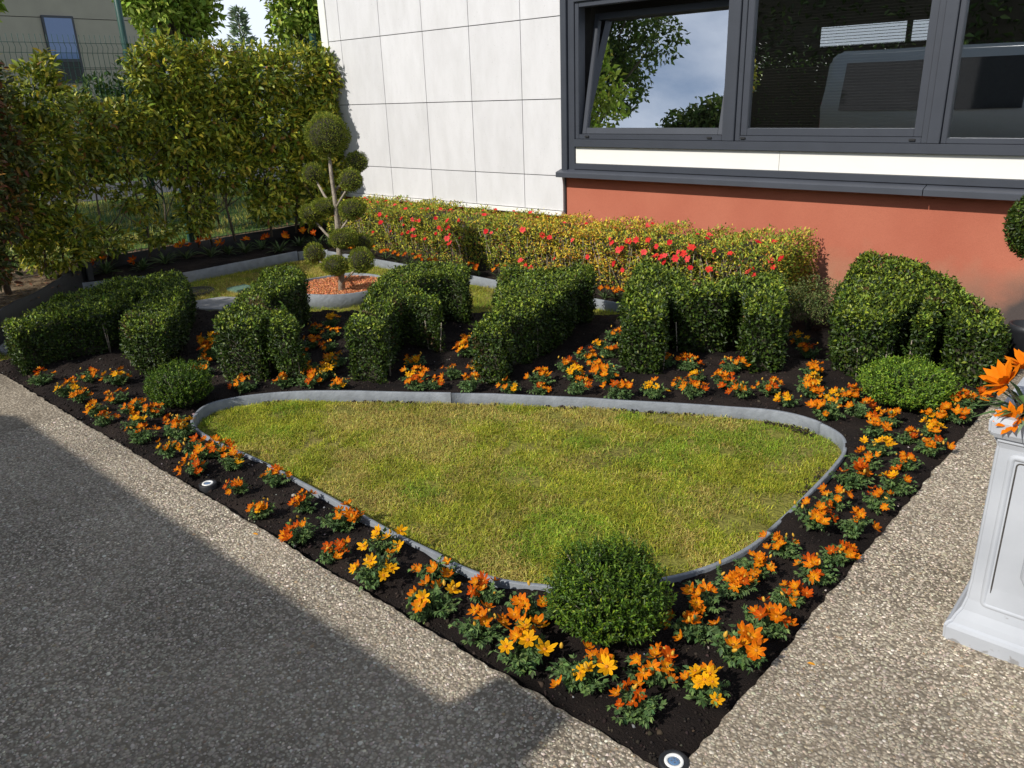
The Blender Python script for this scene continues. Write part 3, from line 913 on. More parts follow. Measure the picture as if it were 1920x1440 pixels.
bpart('base_trim', -8.585, -4.915, 6.176, 6.24, .441, .484, M['white_gloss'], .004)
bpart('side_wall', -8.57, -8.52, 6.45, 16.0, -.4, 3.7, M['white_wall'], 0)
# window band
bpart('outer_jamb', -4.904, -4.836, 6.165, 6.30, .885, 3.6, M['anthracite'])
bpart('inner_jamb', -4.833, -4.762, 6.190, 6.30, .885, 3.6, M['anthracite'])
sills = [(-4.93, -1.642), (-1.636, 2.9)]
for a, b in sills:
    bb = bmesh.new()
    pr = [(6.245, .832), (6.245, .895), (6.19, .893), (6.115, .872), (6.108, .866), (6.108, .826), (6.114, .822), (6.125, .832)]
    v0 = [bb.verts.new((a + 4.5, y - 6.25, z)) for y, z in pr]
    v1 = [bb.verts.new((b + 4.5, y - 6.25, z)) for y, z in pr]
    for k in range(len(pr)):
        q = (k + 1) % len(pr)
        bb.faces.new((v0[k], v0[q], v1[q], v1[k]))
    bb.faces.new(v0); bb.faces.new(v1[::-1])
    link('sill', bm_mesh('sill', bb, M['anthracite_sill']), bld)
bpart('bottom_rail', -4.760, 2.9, 6.178, 6.30, .897, .949, M['anthracite'])
bpart('infill_panel', -4.758, -2.745, 6.205, 6.29, .951, 1.100, M['white_gloss'], .001)
bpart('infill_panel', -2.742, 2.9, 6.205, 6.29, .951, 1.100, M['white_gloss'], .001)
bpart('transom_rail', -4.760, 2.9, 6.172, 6.30, 1.102, 1.170, M['anthracite'])
bpart('mullion', -3.205, -3.135, 6.180, 6.30, 1.172, 3.6, M['anthracite'])
bpart('mullion', -1.678, -1.60, 6.180, 6.30, 1.172, 3.6, M['anthracite'])
bpart('mullion', .40, .48, 6.180, 6.30, 1.172, 3.6, M['anthracite'])
WT = 2.34
bpart('head_rail', -4.760, -3.207, 6.180, 6.30, WT, WT + .075, M['anthracite'])
bpart('upper_panel', -4.760, -3.207, 6.21, 6.29, WT + .077, 3.6, M['anthracite'])
bpart('head_rail', -3.133, -1.680, 6.180, 6.30, WT, WT + .075, M['anthracite'])
bpart('upper_panel', -3.133, -1.680, 6.21, 6.29, WT + .077, 3.6, M['anthracite'])
bpart('head_rail', -1.598, .398, 6.180, 6.30, WT, WT + .075, M['anthracite'])
bpart('upper_panel', -1.598, .398, 6.21, 6.29, WT + .077, 3.6, M['anthracite'])
bpart('upper_panel', .482, 2.9, 6.21, 6.29, 1.172, 3.6, M['anthracite'])
# fixed frame of the first window, sash tilted inwards
def frame_bars(name, x0, x1, z0, z1, y0, y1, w, mat, parent, loc):
    bm = merge_bm([box_bm(x0, x0 + w, y0, y1, z0, z1, .003), box_bm(x1 - w, x1, y0, y1, z0, z1, .003),
                   box_bm(x0 + w + .0005, x1 - w - .0005, y0, y1, z0, z0 + w, .003), box_bm(x0 + w + .0005, x1 - w - .0005, y0, y1, z1 - w, z1, .003)])
    return link(name, bm_mesh(name, bm, mat), parent, loc)
frame_bars('window_frame', -4.759 + 4.5, -3.208 + 4.5, 1.172, WT - .002, -.05, .05, .042, M['anthracite'], bld, (0, 0, 0))
sash = link('tilted_sash', bm_mesh('tilted_sash', merge_bm([
    box_bm(0, .045, 0, .06, 0, 1.055, .003), box_bm(1.40, 1.445, 0, .06, 0, 1.055, .003), box_bm(.0455, 1.3995, 0, .06, 0, .055, .003), box_bm(.0455, 1.3995, 0, .06, 1.0, 1.055, .003)]), M['anthracite']), bld, (-4.706 + 4.5, -.015, 1.217))
sash.rotation_euler = (math.radians(-11.0), 0, 0)
pane = link('glass_pane', np_mesh('glass_pane', [(.045, .025, .055), (1.40, .025, .055), (1.40, .025, 1.0), (.045, .025, 1.0)], [(0, 1, 2, 3)], M['glass']), sash)
# second window, closed
fr2 = frame_bars('window_frame', -3.132 + 4.5, -1.681 + 4.5, 1.172, WT - .002, -.05, .05, .040, M['anthracite'], bld, (0, 0, 0))
s2 = frame_bars('closed_sash', -3.090 + 4.5, -1.723 + 4.5, 1.214, WT - .044, -.04, .03, .055, M['anthracite'], bld, (0, 0, 0))
link('glass_pane', np_mesh('glass_pane', [(-3.036 + 4.5, -.012, 1.268), (-1.777 + 4.5, -.012, 1.268), (-1.777 + 4.5, -.012, WT - .098), (-3.036 + 4.5, -.012, WT - .098)], [(0, 1, 2, 3)], M['glass']), s2)
fr3 = frame_bars('window_frame', -1.597 + 4.5, .397 + 4.5, 1.172, WT - .002, -.045, .05, .035, M['anthracite'], bld, (0, 0, 0))
link('glass_pane', np_mesh('glass_pane', [(-1.563 + 4.5, -.012, 1.206), (.363 + 4.5, -.012, 1.206), (.363 + 4.5, -.012, WT - .037), (-1.563 + 4.5, -.012, WT - .037)], [(0, 1, 2, 3)], M['glass']), fr3)
for x in (-4.62, -3.36, -3.06, -1.78):
    bpart('drain_cap', x - .022, x + .022, 6.188, 6.20, 1.186, 1.203, M['black_rubber'], .003)
# interior
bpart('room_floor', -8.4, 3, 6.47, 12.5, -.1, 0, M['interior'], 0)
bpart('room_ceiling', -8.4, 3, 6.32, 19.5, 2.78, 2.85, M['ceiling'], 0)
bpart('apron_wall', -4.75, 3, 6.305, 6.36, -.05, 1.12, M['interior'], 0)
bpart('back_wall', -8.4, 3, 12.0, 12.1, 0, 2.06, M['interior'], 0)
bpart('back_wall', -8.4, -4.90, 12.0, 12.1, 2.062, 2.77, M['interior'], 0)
bpart('back_wall', -4.898, -3.0, 12.0, 12.1, 2.32, 2.77, M['interior'], 0)
bpart('back_wall', -3.70, -3.66, 11.99, 12.11, 2.061, 2.319, M['interior'], 0)
bpart('back_wall', -2.998, 3, 12.0, 12.1, 2.062, 2.77, M['interior'], 0)
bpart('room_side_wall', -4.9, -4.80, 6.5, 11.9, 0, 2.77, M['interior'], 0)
bpart('room_side_wall', 3.0, 3.05, 6.3, 12.2, -.4, 3.7, M['white_wall'], 0)
bpart('roof', -8.6, 3.05, 6.3, 16.0, 3.72, 3.9, M['white_wall'], 0)
for x, y in ((-3.4, 9.1), (-2.7, 10.2), (-3.9, 10.6), (-1.6, 8.6)):
    bpart('ceiling_light', x - .3, x + .3, y - .3, y + .3, 2.755, 2.782, M['ceiling_light'], .004)
# blinds behind the second window: fine horizontal slats
sl = []
for k in range(52):
    z = 1.27 + k * .0205
    sl.append((np.array([(-3.05, 6.34, z), (-1.76, 6.34, z), (-1.76, 6.352, z + .0045), (-3.05, 6.352, z + .0045)]) - np.array([-4.5, 6.25, 0]), np.array([(0, 1, 2), (0, 2, 3)])))
Vb, Fb = join(sl)
bo = link('blind_slats', np_mesh('blind_slats', Vb, Fb, M['iron']), bld)
bo['kind'] = 'stuff'

# ------------------------------------------------------------------ wire fence
FX = -8.82
fence = empty('wire_fence', (FX, 4.2, .1))
tag(fence, 'green welded wire mesh fence with square posts behind the left hedge', 'fence')
posts_y = [-1.6, .35, 2.3, 4.27, 6.24]
for y in posts_y:
    b = merge_bm([box_bm(-.03, .03, y - 4.2 - .03, y - 4.2 + .03, -.3, 2.24, .004), box_bm(-.034, .034, y - 4.2 - .034, y - 4.2 + .034, 2.24, 2.262, .006)])
    link('post', bm_mesh('post', b, M['fence_green']), fence)
for a, b in zip(posts_y[:-1], posts_y[1:]):
    parts = []
    ys = np.arange(a + .04, b - .03, .05)
    folds = [.08, .75, 1.42, 2.06]
    for y in ys:
        pts = [(0, y - 4.2, .0)]
        for f in folds:
            pts += [(0, y - 4.2, f - .045), (.03, y - 4.2, f), (0, y - 4.2, f + .045)]
        pts.append((0, y - 4.2, 2.18))
        parts.append(tube_arrays(pts, .0026, 4))
    for f in folds:
        for z in (f - .045, f + .045):
            parts.append(tube_arrays([(.004, a - 4.2 + .03, z), (.004, b - 4.2 - .03, z)], .0032, 4))
    for z in np.arange(.28, 2.0, .2):
        if min(abs(z - f) for f in folds) > .07:
            parts.append(tube_arrays([(.004, a - 4.2 + .03, z), (.004, b - 4.2 - .03, z)], .0026, 4))
    Vw, Fw = join(parts)
    link('mesh_panel', np_mesh('mesh_panel', Vw, Fw, M['fence_green']), fence)

# ------------------------------------------------------------------ box hedges cut as letters
LET = {
    1: (0.29, [(-5.85, 1.48), (-5.61, 1.45), (-5.69, 1.8), (-5.65, 2.01), (-5.8, 2.28), (-6.19, 2.52), (-5.78, 2.34), (-5.45, 2.12), (-5.18, 1.95), (-4.99, 1.92), (-4.83, 2.04), (-5.24, 2.35), (-5.98, 2.81), (-6.39, 2.96), (-6.55, 2.86), (-6.64, 2.49), (-6.5, 2.23), (-6.09, 1.73)], 'box hedge like an open angular arch, farthest left beside the black retaining edge'),
    2: (0.38, [(-4.37, 2.18), (-4.46, 2.23), (-4.74, 2.51), (-5.19, 2.93), (-5.52, 3.27), (-5.55, 3.44), (-5.26, 3.37), (-5.02, 3.23), (-4.93, 3.08), (-4.77, 2.9), (-4.68, 2.72), (-4.47, 2.54), (-4.32, 2.52), (-4.22, 2.56), (-4.05, 2.51), (-3.93, 2.43), (-4.04, 2.35), (-4.23, 2.45), (-4.24, 2.41), (-4.15, 2.34), (-4.23, 2.27)], 'box hedge clipped like a letter L, in front of the round planter ring'),
    3: (0.345, [(-3.73, 2.65), (-4.1, 3.06), (-4.31, 3.27), (-4.51, 3.5), (-4.74, 3.85), (-4.85, 4.08), (-4.53, 4.22), (-4.26, 4.18), (-4.08, 3.99), (-4.24, 3.95), (-4.3, 3.76), (-4.28, 3.63), (-4.18, 3.54), (-4.08, 3.53), (-3.85, 3.49), (-3.72, 3.37), (-3.84, 3.38), (-4.03, 3.33), (-3.91, 3.15), (-3.62, 2.84), (-3.54, 2.75)], 'box hedge clipped like a letter F with two arms pointing right'),
    4: (0.34, [(-3.13, 3.1), (-3.24, 3.31), (-3.24, 3.41), (-3.46, 3.65), (-3.82, 4.06), (-4.06, 4.38), (-4.1, 4.57), (-3.88, 4.43), (-3.76, 4.44), (-3.69, 4.71), (-3.74, 4.91), (-3.5, 4.76), (-3.35, 4.55), (-3.43, 4.48), (-3.28, 4.24), (-3.14, 3.85), (-3.13, 3.67), (-3.06, 3.5), (-3.09, 3.39), (-2.98, 3.21), (-2.94, 3.15)], 'solid wedge-shaped box hedge letter with a dark right flank, fourth from the left'),
    5: (0.375, [(-2.59, 3.85), (-2.76, 4.11), (-2.92, 4.4), (-3.14, 4.8), (-3.19, 4.99), (-2.98, 4.95), (-2.74, 4.74), (-2.58, 4.64), (-2.47, 4.73), (-2.38, 4.98), (-2.31, 5.14), (-2.15, 5.09), (-1.9, 4.55), (-1.8, 4.29), (-1.96, 4.18), (-2.16, 4.58), (-2.26, 4.65), (-2.24, 4.46), (-2.38, 4.29), (-2.48, 4.29), (-2.65, 4.48), (-2.61, 4.33), (-2.36, 3.91), (-2.32, 3.82), (-2.5, 3.73)], 'box hedge clipped like a letter M with two tall front legs'),
    6: (0.33, [(-1.57, 4.51), (-1.85, 5.33), (-1.93, 5.74), (-1.96, 6.09), (-1.79, 6.11), (-1.55, 5.98), (-1.36, 5.74), (-1.24, 5.62), (-1.0, 5.3), (-0.83, 4.97), (-0.77, 4.73), (-0.93, 4.77), (-1.04, 4.81), (-1.15, 5.22), (-1.2, 5.25), (-1.13, 4.71), (-1.2, 4.69), (-1.28, 5.24), (-1.34, 5.3), (-1.31, 4.7), (-1.31, 4.59), (-1.42, 4.46)], 'bulky box hedge with two narrow slots, farthest right against the terracotta wall'),
}
BOXC = [(.025, .047, .006), (.037, .066, .008), (.060, .096, .011), (.10, .145, .018), (.015, .028, .005)]
BOXW = [4, 4, 2.4, .9, 2]
LET_C = {}

def hedge_leaves(poly, z0, zt, dens, L=(.015, .025)):
    if poly_area(poly) < 0: poly = poly[::-1]
    # top
    xs = [p[0] for p in poly]; ys = [p[1] for p in poly]
    n = int((max(xs) - min(xs)) * (max(ys) - min(ys)) * dens * 1.05)
    P = np.stack([rng.uniform(min(xs), max(xs), n), rng.uniform(min(ys), max(ys), n)], 1)
    P = P[in_poly(P, poly)]
    topz = zt(P)
    Pt = np.column_stack([P, topz + rng.normal(-.012, .014, len(P))])
    Nt = np.tile([0, 0, 1.0], (len(P), 1))
    # sides
    Ps, Ns = [], []
    m = len(poly)
    for i in range(m):
        a = np.array(poly[i]); b = np.array(poly[(i + 1) % m])
        ln = np.linalg.norm(b - a)
        k = int(ln * (.42) * dens * .95)
        if k < 1: continue
        t = rng.random(k)
        q = a + (b - a) * t[:, None]
        nn = np.array([(b - a)[1], -(b - a)[0]]) / ln
        zz = z0 + (zt(q) - z0) * (1 - rng.random(k) ** 1.15 * .97)
        # rounded shoulder and slight taper at the foot
        inset = .03 * np.clip((zz - (zt(q) - .05)) / .05, 0, 1) ** 2 + .035 * np.clip(1 - (zz - z0) / .12, 0, 1)
        lump = .05 * (vnoise(q[:, 0] * 1.0 + zz * .7, q[:, 1] + zz, .11, 61) - .5)
        off = rng.normal(-.010, .014, k) - inset + lump
        Ps.append(np.column_stack([q + nn * off[:, None], zz]))
        Ns.append(np.tile([nn[0], nn[1], .15], (k, 1)))
    P = np.concatenate([Pt] + Ps); N = np.concatenate([Nt] + Ns)
    n = len(P)
    out = nrm(N + rand_dir(n) * .75 + np.array([0, 0, .25]))
    D = nrm(rand_dir(n) * .9 + N * .55 + np.array([0, 0, .35]))
    return P, D, nrm(out + np.array([0, 0, .25])), rng.uniform(*L, n)

def letter(k, zt, poly, label):
    cx = float(np.mean([p[0] for p in poly])); cy = float(np.mean([p[1] for p in poly]))
    LET_C[k] = (cx, cy)
    o = empty('box_hedge_letter', (cx, cy, 0))
    tag(o, label, 'hedge', 'box hedges clipped as a row of letters')
    pl = [(p[0] - cx, p[1] - cy) for p in poly]
    zf = lambda P: zt + (.05 * np.clip((P[:, 1] + cy - 5.45) / .3, 0, 1) if k == 6 else 0) + .06 * (vnoise(P[:, 0] + cx, P[:, 1] + cy, .18, 71) - .5) + .04 * (vnoise(P[:, 0] + cx, P[:, 1] + cy, .07, 72) - .5)
    z0 = -.03 if k not in (6,) else -.06
    P, D, N, L = hedge_leaves(pl, z0, zf, 15500 if k < 5 else 12000, (.015, .025) if k < 5 else (.019, .031))
    col = palette(len(P), BOXC, BOXW, .2)
    young_lit = rng.random(len(P)) < .50 * np.clip((P[:, 2] - zt + .06) / .06, 0, 1)      # new shoots on top, with sunlit brightness painted into them
    col[young_lit] = palette(int(young_lit.sum()), [(.21, .28, .028), (.29, .35, .04), (.14, .20, .02)], [3, 1.8, 2.6], .15)
    pn = vnoise(P[:, 0] + cx + P[:, 2] * .6, P[:, 1] + cy + P[:, 2] * .5, .13, 77)
    lush = (rng.random(len(P)) < .22) & (pn > .66)
    col[lush] *= np.array([1.7, 1.6, 1.3])
    brown = (rng.random(len(P)) < .5) & (pn < .10)
    col[brown] = palette(int(brown.sum()), [(.16, .10, .035), (.10, .065, .03)], [1, 1], .2)
    link('foliage', leaf_mesh('foliage', P, D, N, L, L * rng.uniform(.48, .62, len(P)), col, M['leaf']), o)['kind'] = 'stuff'
    # stray shoots
    m = 90
    pick = rng.integers(0, len(P), m * 3)
    pick = pick[P[pick, 2] > zt * .3][:m]
    SP, SD, SN = [], [], []
    for q in pick:
        d = nrm(D[q] * .5 + np.array([0, 0, .9]))
        for s in range(7):
            SP.append(P[q] + d * (.006 * s)); SD.append(nrm(rand_dir(1)[0] * .8 + d)); SN.append(nrm(rand_dir(1)[0] + np.array([0, 0, .6])))
    SP = np.array(SP); nS = len(SP)
    link('stray_shoots', leaf_mesh('stray_shoots', SP, np.array(SD), np.array(SN), rng.uniform(.014, .022, nS), rng.uniform(.008, .011, nS), palette(nS, [(.13, .22, .03), (.20, .30, .045)], [2, 1]), M['leaf']), o)['kind'] = 'stuff'
    link('inner_twigs', bm_mesh('inner_twigs', prism_bm(offset_poly(pl, .034), z0 + .03, zt - .045), M['twig']), o)
    # a few bare stems at the foot
    st = []
    for i in range(10):
        p = pl[rng.integers(0, len(pl))]
        st.append(([(p[0] * .96, p[1] * .96, -.05), (p[0] * .97 + rng.normal(0, .01), p[1] * .97 + rng.normal(0, .01), .2)], [.005, .003]))
    fine(link('stems', tubes_mesh('stems', st, M['bark'], 5), o))
for k, (zt, poly, lab) in LET.items():
    letter(k, zt, poly, lab)

# ------------------------------------------------------------------ low round shrubs
def mound(name, loc, rx, h, nsh, label, cols, lf=.012, seed=0, per=16):
    o = empty(name, loc)
    tag(o, label, 'shrub', 'low round shrubs in the flower bed')
    u = rng.random(nsh); a = rng.uniform(0, 2 * np.pi, nsh)
    el = np.arcsin(np.clip(u * 1.12 - .12, -.12, 1))
    tip = np.stack([np.cos(a) * np.cos(el) * rx, np.sin(a) * np.cos(el) * rx, h * (.42 + .58 * np.sign(np.sin(el)) * np.abs(np.sin(el)) ** .8)], 1)
    tip *= (rng.uniform(.84, 1.10, nsh) * (1 + .16 * (vnoise(np.cos(a) * np.cos(el) * 1.2 + 4, np.sin(a) * np.cos(el) * 1.2 + el + 4, .5, int(rx * 1000)) - .5)))[:, None]
    start = np.stack([tip[:, 0] * .35, tip[:, 1] * .35, tip[:, 2] * .3], 1)
    P, D, N = [], [], []
    ax = nrm(tip - start + np.array([0, 0, .22]) * rx)
    ln = rng.uniform(.07, .11, nsh) * (rx / .2)
    for s in range(per):
        t = s / (per - 1)
        P.append(tip - ax * (ln * (1 - t))[:, None])
        D.append(nrm(ax * .75 + rand_dir(nsh) * .75)); N.append(nrm(ax + rand_dir(nsh) * .5 + np.array([0, 0, .3])))
    P = np.concatenate(P); D = np.concatenate(D); N = np.concatenate(N)
    n = len(P)
    P[:, 2] = np.maximum(P[:, 2], .004)
    cc = palette(n, cols, [4, 4, 2, 1], .18)
    fresh_lit = np.repeat(np.arange(per) >= per - 4, nsh)
    cc[fresh_lit] = cc[fresh_lit] * np.array([2.0, 1.85, 1.1])  # shoot tips brightened: new growth, with sunlight painted in as well
    link('foliage', leaf_mesh('foliage', P, D, N, rng.uniform(lf * .8, lf * 1.25, n), rng.uniform(lf * .33, lf * .5, n), np.clip(cc, 0, .5), M['leaf']), o)['kind'] = 'stuff'
    st = [([tuple(start[i] * .2), tuple(start[i]), tuple(tip[i] - ax[i] * ln[i] * .3)], [.004, .003, .0015]) for i in range(0, nsh, max(1, nsh // 40))]
    fine(link('stems', tubes_mesh('stems', st, M['bark'], 4), o))
    b = lathe_bm([(.001, h * .05), (rx * .5, h * .07), (rx * .68, h * .35), (rx * .55, h * .64), (.001, h * .8)], 20)
    link('inner_twigs', bm_mesh('inner_twigs', b, M['twig'], True), o)
HEB = [(.027, .058, .007), (.040, .080, .009), (.068, .118, .012), (.11, .16, .018)]
mound('round_shrub', (-1.20, 1.72, -.01), .182, .285, 1500, 'tall round leafy shrub at the front point of the lawn', HEB, .0135)
mound('round_shrub', (-4.24, 1.83, -.01), .172, .24, 1250, 'round light green shrub beside the left end of the lawn edging', HEB, .0125)
mound('round_shrub', (-1.08, 4.25, -.01), .222, .225, 1500, 'wide low bright green shrub in front of the rightmost hedge', [(.05, .10, .012), (.08, .145, .018), (.115, .19, .024), (.16, .235, .035)], .015)

# ------------------------------------------------------------------ azalea hedge
az = empty('azalea_hedge', (-5.1, 5.8, -.05))
tag(az, 'long low yellow-green azalea hedge with red blossoms along the wall', 'hedge')
OX = np.array([-5.1, 5.8, -.05])
def az_surface(n):
    x = rng.uniform(-7.95, -2.36, n)
    face = rng.random(n)
    P = np.zeros((n, 3)); N = np.zeros((n, 3))
    f = face < .56
    t = face >= .56
    z = rng.random(n) ** .8
    top = .455 + .06 * (vnoise(x, x * 0, .5, 81) - .5) + .09 * (vnoise(x, x * 0 + 3, .13, 82) - .5) + .05 * (vnoise(x, x * 0 + 7, .05, 87) - .5)
    y_front = 5.53 + .07 * (vnoise(x, z * 2, .3, 83) - .5) + .08 * (vnoise(x, z * .45, .09, 88) - .5) + .05 * (1 - z)
    P[f] = np.stack([x, y_front, -.04 + z * (top + .03)], 1)[f]
    N[f] = (0, -1, .35)
    yt = rng.uniform(5.52, 6.14, n)
    sh = .06 * np.clip((5.60 - yt) / .08, 0, 1) ** 2
    P[t] = np.stack([x, yt, top - sh + .025 * (vnoise(x, yt, .1, 84) - .5)], 1)[t]
    N[t] = (0, -.15, 1)
    e = rng.random(n) < .06
    P[e] = np.stack([np.full(n, -2.36) + .05 * (vnoise(yt, z, .15, 85) - .5), yt, z * top], 1)[e]
    N[e] = (1, 0, .2)
    return P, N, x
n = 36000
P, N, x = az_surface(n)
P = P - N * rng.uniform(-.02, .05, (n, 1)) + rng.normal(0, .008, (n, 3))
D = nrm(N * .5 + rand_dir(n) * .85 + np.array([0, 0, .45]))
NN = nrm(N * .4 + rand_dir(n) * .6 + np.array([0, -.2, .7]))
g0 = palette(n, [(.27, .31, .03), (.44, .42, .04), (.13, .19, .022), (.62, .52, .06), (.34, .12, .035)], [3.4, 2.2, 3.2, 1.2, .9], .2)
g1 = palette(n, [(.66, .45, .03), (.54, .27, .02), (.36, .34, .04), (.72, .56, .07), (.36, .10, .03)], [4, 2.5, 2, 2.2, .8], .16)
yel = np.clip(1.0 - np.abs(P[:, 0] + 4.25) / 1.0, .06, .75) * (.45 + .9 * vnoise(P[:, 0], P[:, 2] * 2, .22, 86))
pick = rng.random(n) < yel
g0[pick] = g1[pick]
L = rng.uniform(.020, .036, n)
link('foliage', leaf_mesh('foliage', P - OX, D, NN, L, L * .42, g0, M['leaf_matt']), az)['kind'] = 'stuff'
b = box_bm(-7.9, -2.45, 5.62, 6.12, -.1, .395, .04)
for v in b.verts: v.co -= Vector(OX)
link('inner_twigs', bm_mesh('inner_twigs', b, M['twig']), az)
st = []
for i in range(150):
    x = rng.uniform(-7.8, -2.5); y = rng.uniform(5.56, 5.62)
    st.append(([(x - OX[0], y + .05 - OX[1], -.03), (x + rng.normal(0, .03) - OX[0], y - OX[1], .2), (x + rng.normal(0, .06) - OX[0], y - .02 - OX[1], .42)], [.005, .004, .002]))
fine(link('stems', tubes_mesh('stems', st, M['bark'], 4), az))
AZF = [(-6.88, 5.5, 0.41), (-6.88, 5.5, 0.32), (-6.84, 5.67, 0.47), (-6.91, 5.89, 0.47), (-6.49, 5.52, 0.47), (-6.53, 5.5, 0.39), (-6.36, 5.5, 0.39), (-6.19, 5.54, 0.47), (-6.25, 5.5, 0.39), (-6.46, 5.5, 0.25), (-6.38, 5.5, 0.28), (-5.96, 5.5, 0.34), (-5.83, 5.5, 0.42), (-5.82, 5.5, 0.36), (-5.85, 5.5, 0.24), (-5.68, 5.5, 0.43), (-5.42, 5.6, 0.47), (-5.29, 5.5, 0.36), (-4.84, 5.5, 0.41), (-4.61, 5.5, 0.38), (-4.51, 5.5, 0.37), (-3.86, 5.57, 0.47), (-4.87, 5.5, 0.12), (-4.82, 5.5, 0.08), (-4.74, 5.5, 0.06), (-3.81, 5.5, 0.21), (-3.77, 5.5, 0.33), (-3.67, 5.5, 0.41), (-3.6, 5.5, 0.43), (-3.74, 5.5, 0.35), (-3.51, 5.5, 0.34), (-3.48, 5.5, 0.44), (-3.39, 5.5, 0.4), (-3.28, 5.5, 0.44), (-3.32, 5.59, 0.47), (-3.4, 5.5, 0.32), (-3.36, 5.5, 0.31), (-3.33, 5.5, 0.27), (-3.32, 5.5, 0.33), (-3.16, 5.5, 0.36), (-3.22, 5.5, 0.32), (-3.08, 5.5, 0.26), (-3.1, 5.5, 0.33), (-2.93, 5.5, 0.26), (-2.89, 5.5, 0.41), (-2.98, 5.54, 0.47), (-3.04, 5.69, 0.47), (-2.58, 5.5, 0.3), (-2.55, 5.5, 0.26), (-2.58, 5.59, 0.47), (-2.44, 5.5, 0.39), (-2.41, 5.5, 0.34), (-2.49, 5.67, 0.47), (-2.35, 5.5, 0.41), (-2.87, 5.73, 0.47), (-3.07, 5.5, 0.42)]
def blossom_mesh(col, seed):
    r = np.random.default_rng(seed)
    k = 6
    Vs, Fs = [], []
    for i in range(k):
        a = 2 * math.pi * i / k + r.normal(0, .1)
        D = np.array([[math.cos(a), math.sin(a), .55 + r.normal(0, .12)]])
        V, F, _ = leaf_arrays(np.array([[0, 0, 0.]]), D, np.array([[0, 0, 1.]]), .032, .026, six=True, fold=.15, droop=.25)
        Vs.append((V, F))
    V, F = join(Vs)
    c = np.array(col) * (1 + r.normal(0, .08, (len(V), 1)))
    return np_mesh('blossom', V, F, M['petal'], np.clip(c, 0, 1))
BM = [blossom_mesh(c, i) for i, c in enumerate([(.70, .04, .042), (.58, .02, .025), (.76, .075, .07), (.66, .045, .03)])]
for q in range(70):
    x_ = -2.45 - 5.2 * random.random() ** .85
    AZF.append((x_, 5.5, random.uniform(.16, .43)) if random.random() < .45 else (x_, random.uniform(5.56, 5.95), .475))
for i, p in enumerate(AZF):
    front = p[2] < .45
    link('blossom', BM[i % 4], az, (p[0] - OX[0], p[1] - OX[1] - (random.uniform(-.01, .02) if front else 0), p[2] - OX[2] + (.0 if front else .02)),
         (math.radians(random.uniform(35, 75) if front else random.uniform(-10, 30)), random.uniform(-.4, .4), random.uniform(-.6, .6)), [random.uniform(.75, 1.2) if i < 56 else random.uniform(.5, .85)] * 3)

# ------------------------------------------------------------------ round ring with mulch and cloud-pruned tree
RC = (-5.98, 4.24)
ring = empty('round_edging', (RC[0], RC[1], L2Z))
tag(ring, 'round grey edging ring filled with orange bark under the cloud-pruned tree', 'edging')
a = np.linspace(0, 2 * np.pi, 65)
wv = .435 + .008 * np.sin(3 * a)
pts = np.stack([np.cos(a) * wv, np.sin(a) * wv * 1.0], 1)
link('board', strip_mesh('board', pts[:41], .02, -.05, .125, M['edging'], .012, 50), ring)
link('board', strip_mesh('board', pts[41:], .02, -.05, .125, M['edging'], .012, 51), ring)
fl = lathe_bm([(.001, .10), (.30, .10), (.42, .092), (.42, -.05)], 48)
link('bark_bed', bm_mesh('bark_bed', fl, mat_simple('orange_bark_bed', (.48, .18, .075), .9, var=.3, scale=60, bump=.6), True), ring)
n = 5200
rr = np.sqrt(rng.random(n)) * .415; aa = rng.uniform(0, 2 * np.pi, n)
r = rng.uniform(.004, .011, n)
co = link('bark_chips', lumps(n, np.column_stack([rr * np.cos(aa), rr * np.sin(aa), .103 + rng.uniform(0, .008, n)]), r, [(.62, .24, .10), (.52, .18, .07), (.74, .36, .18), (.36, .12, .055)], [4, 3, 2, 1.2], M['chips'], .45, 'bark_chips'), ring)
co['kind'] = 'stuff'

ct = empty('cloud_pruned_tree', (-5.83, 4.13, -.01))
tag(ct, 'cloud-pruned conifer with clipped pompons on bare branches in a bark ring', 'tree')
T0 = np.array([-5.83, 4.13, -.01])
link('trunk', tubes_mesh('trunk', [([(0, 0, -.06), (.01, .01, .12), (.03, 0, .30), (.02, .02, .5), (.055, 0, .70), (.05, 0, .82), (.04, .0, 1.0), (.04, 0, 1.25)], [.034, .028, .026, .025, .022, .018, .016, .012])], M['bark'], 10), ct)
PB = [  # x, y offset, z, radius, squash, branch root height
    (.04, 0, 1.325, .19, .95, None), (-.255, .02, 1.00, .098, 1.0, .72), (.275, .02, .97, .105, .95, .70), (.17, .18, 1.10, .10, .95, .85),
    (-.06, -.02, .735, .13, .62, None), (-.24, -.05, .665, .125, .72, .40), (.20, .06, .72, .12, .75, .48), (.14, -.02, .475, .13, .68, None), (.11, .20, .40, .10, .9, .33),
    (-.325, -.02, .295, .10, 1.05, .12), (.035, -.06, .235, .125, .75, None), (.335, .0, .30, .115, 1.0, .06)]
CLC = [(.20, .24, .026), (.12, .165, .02), (.31, .33, .036), (.42, .40, .05)]
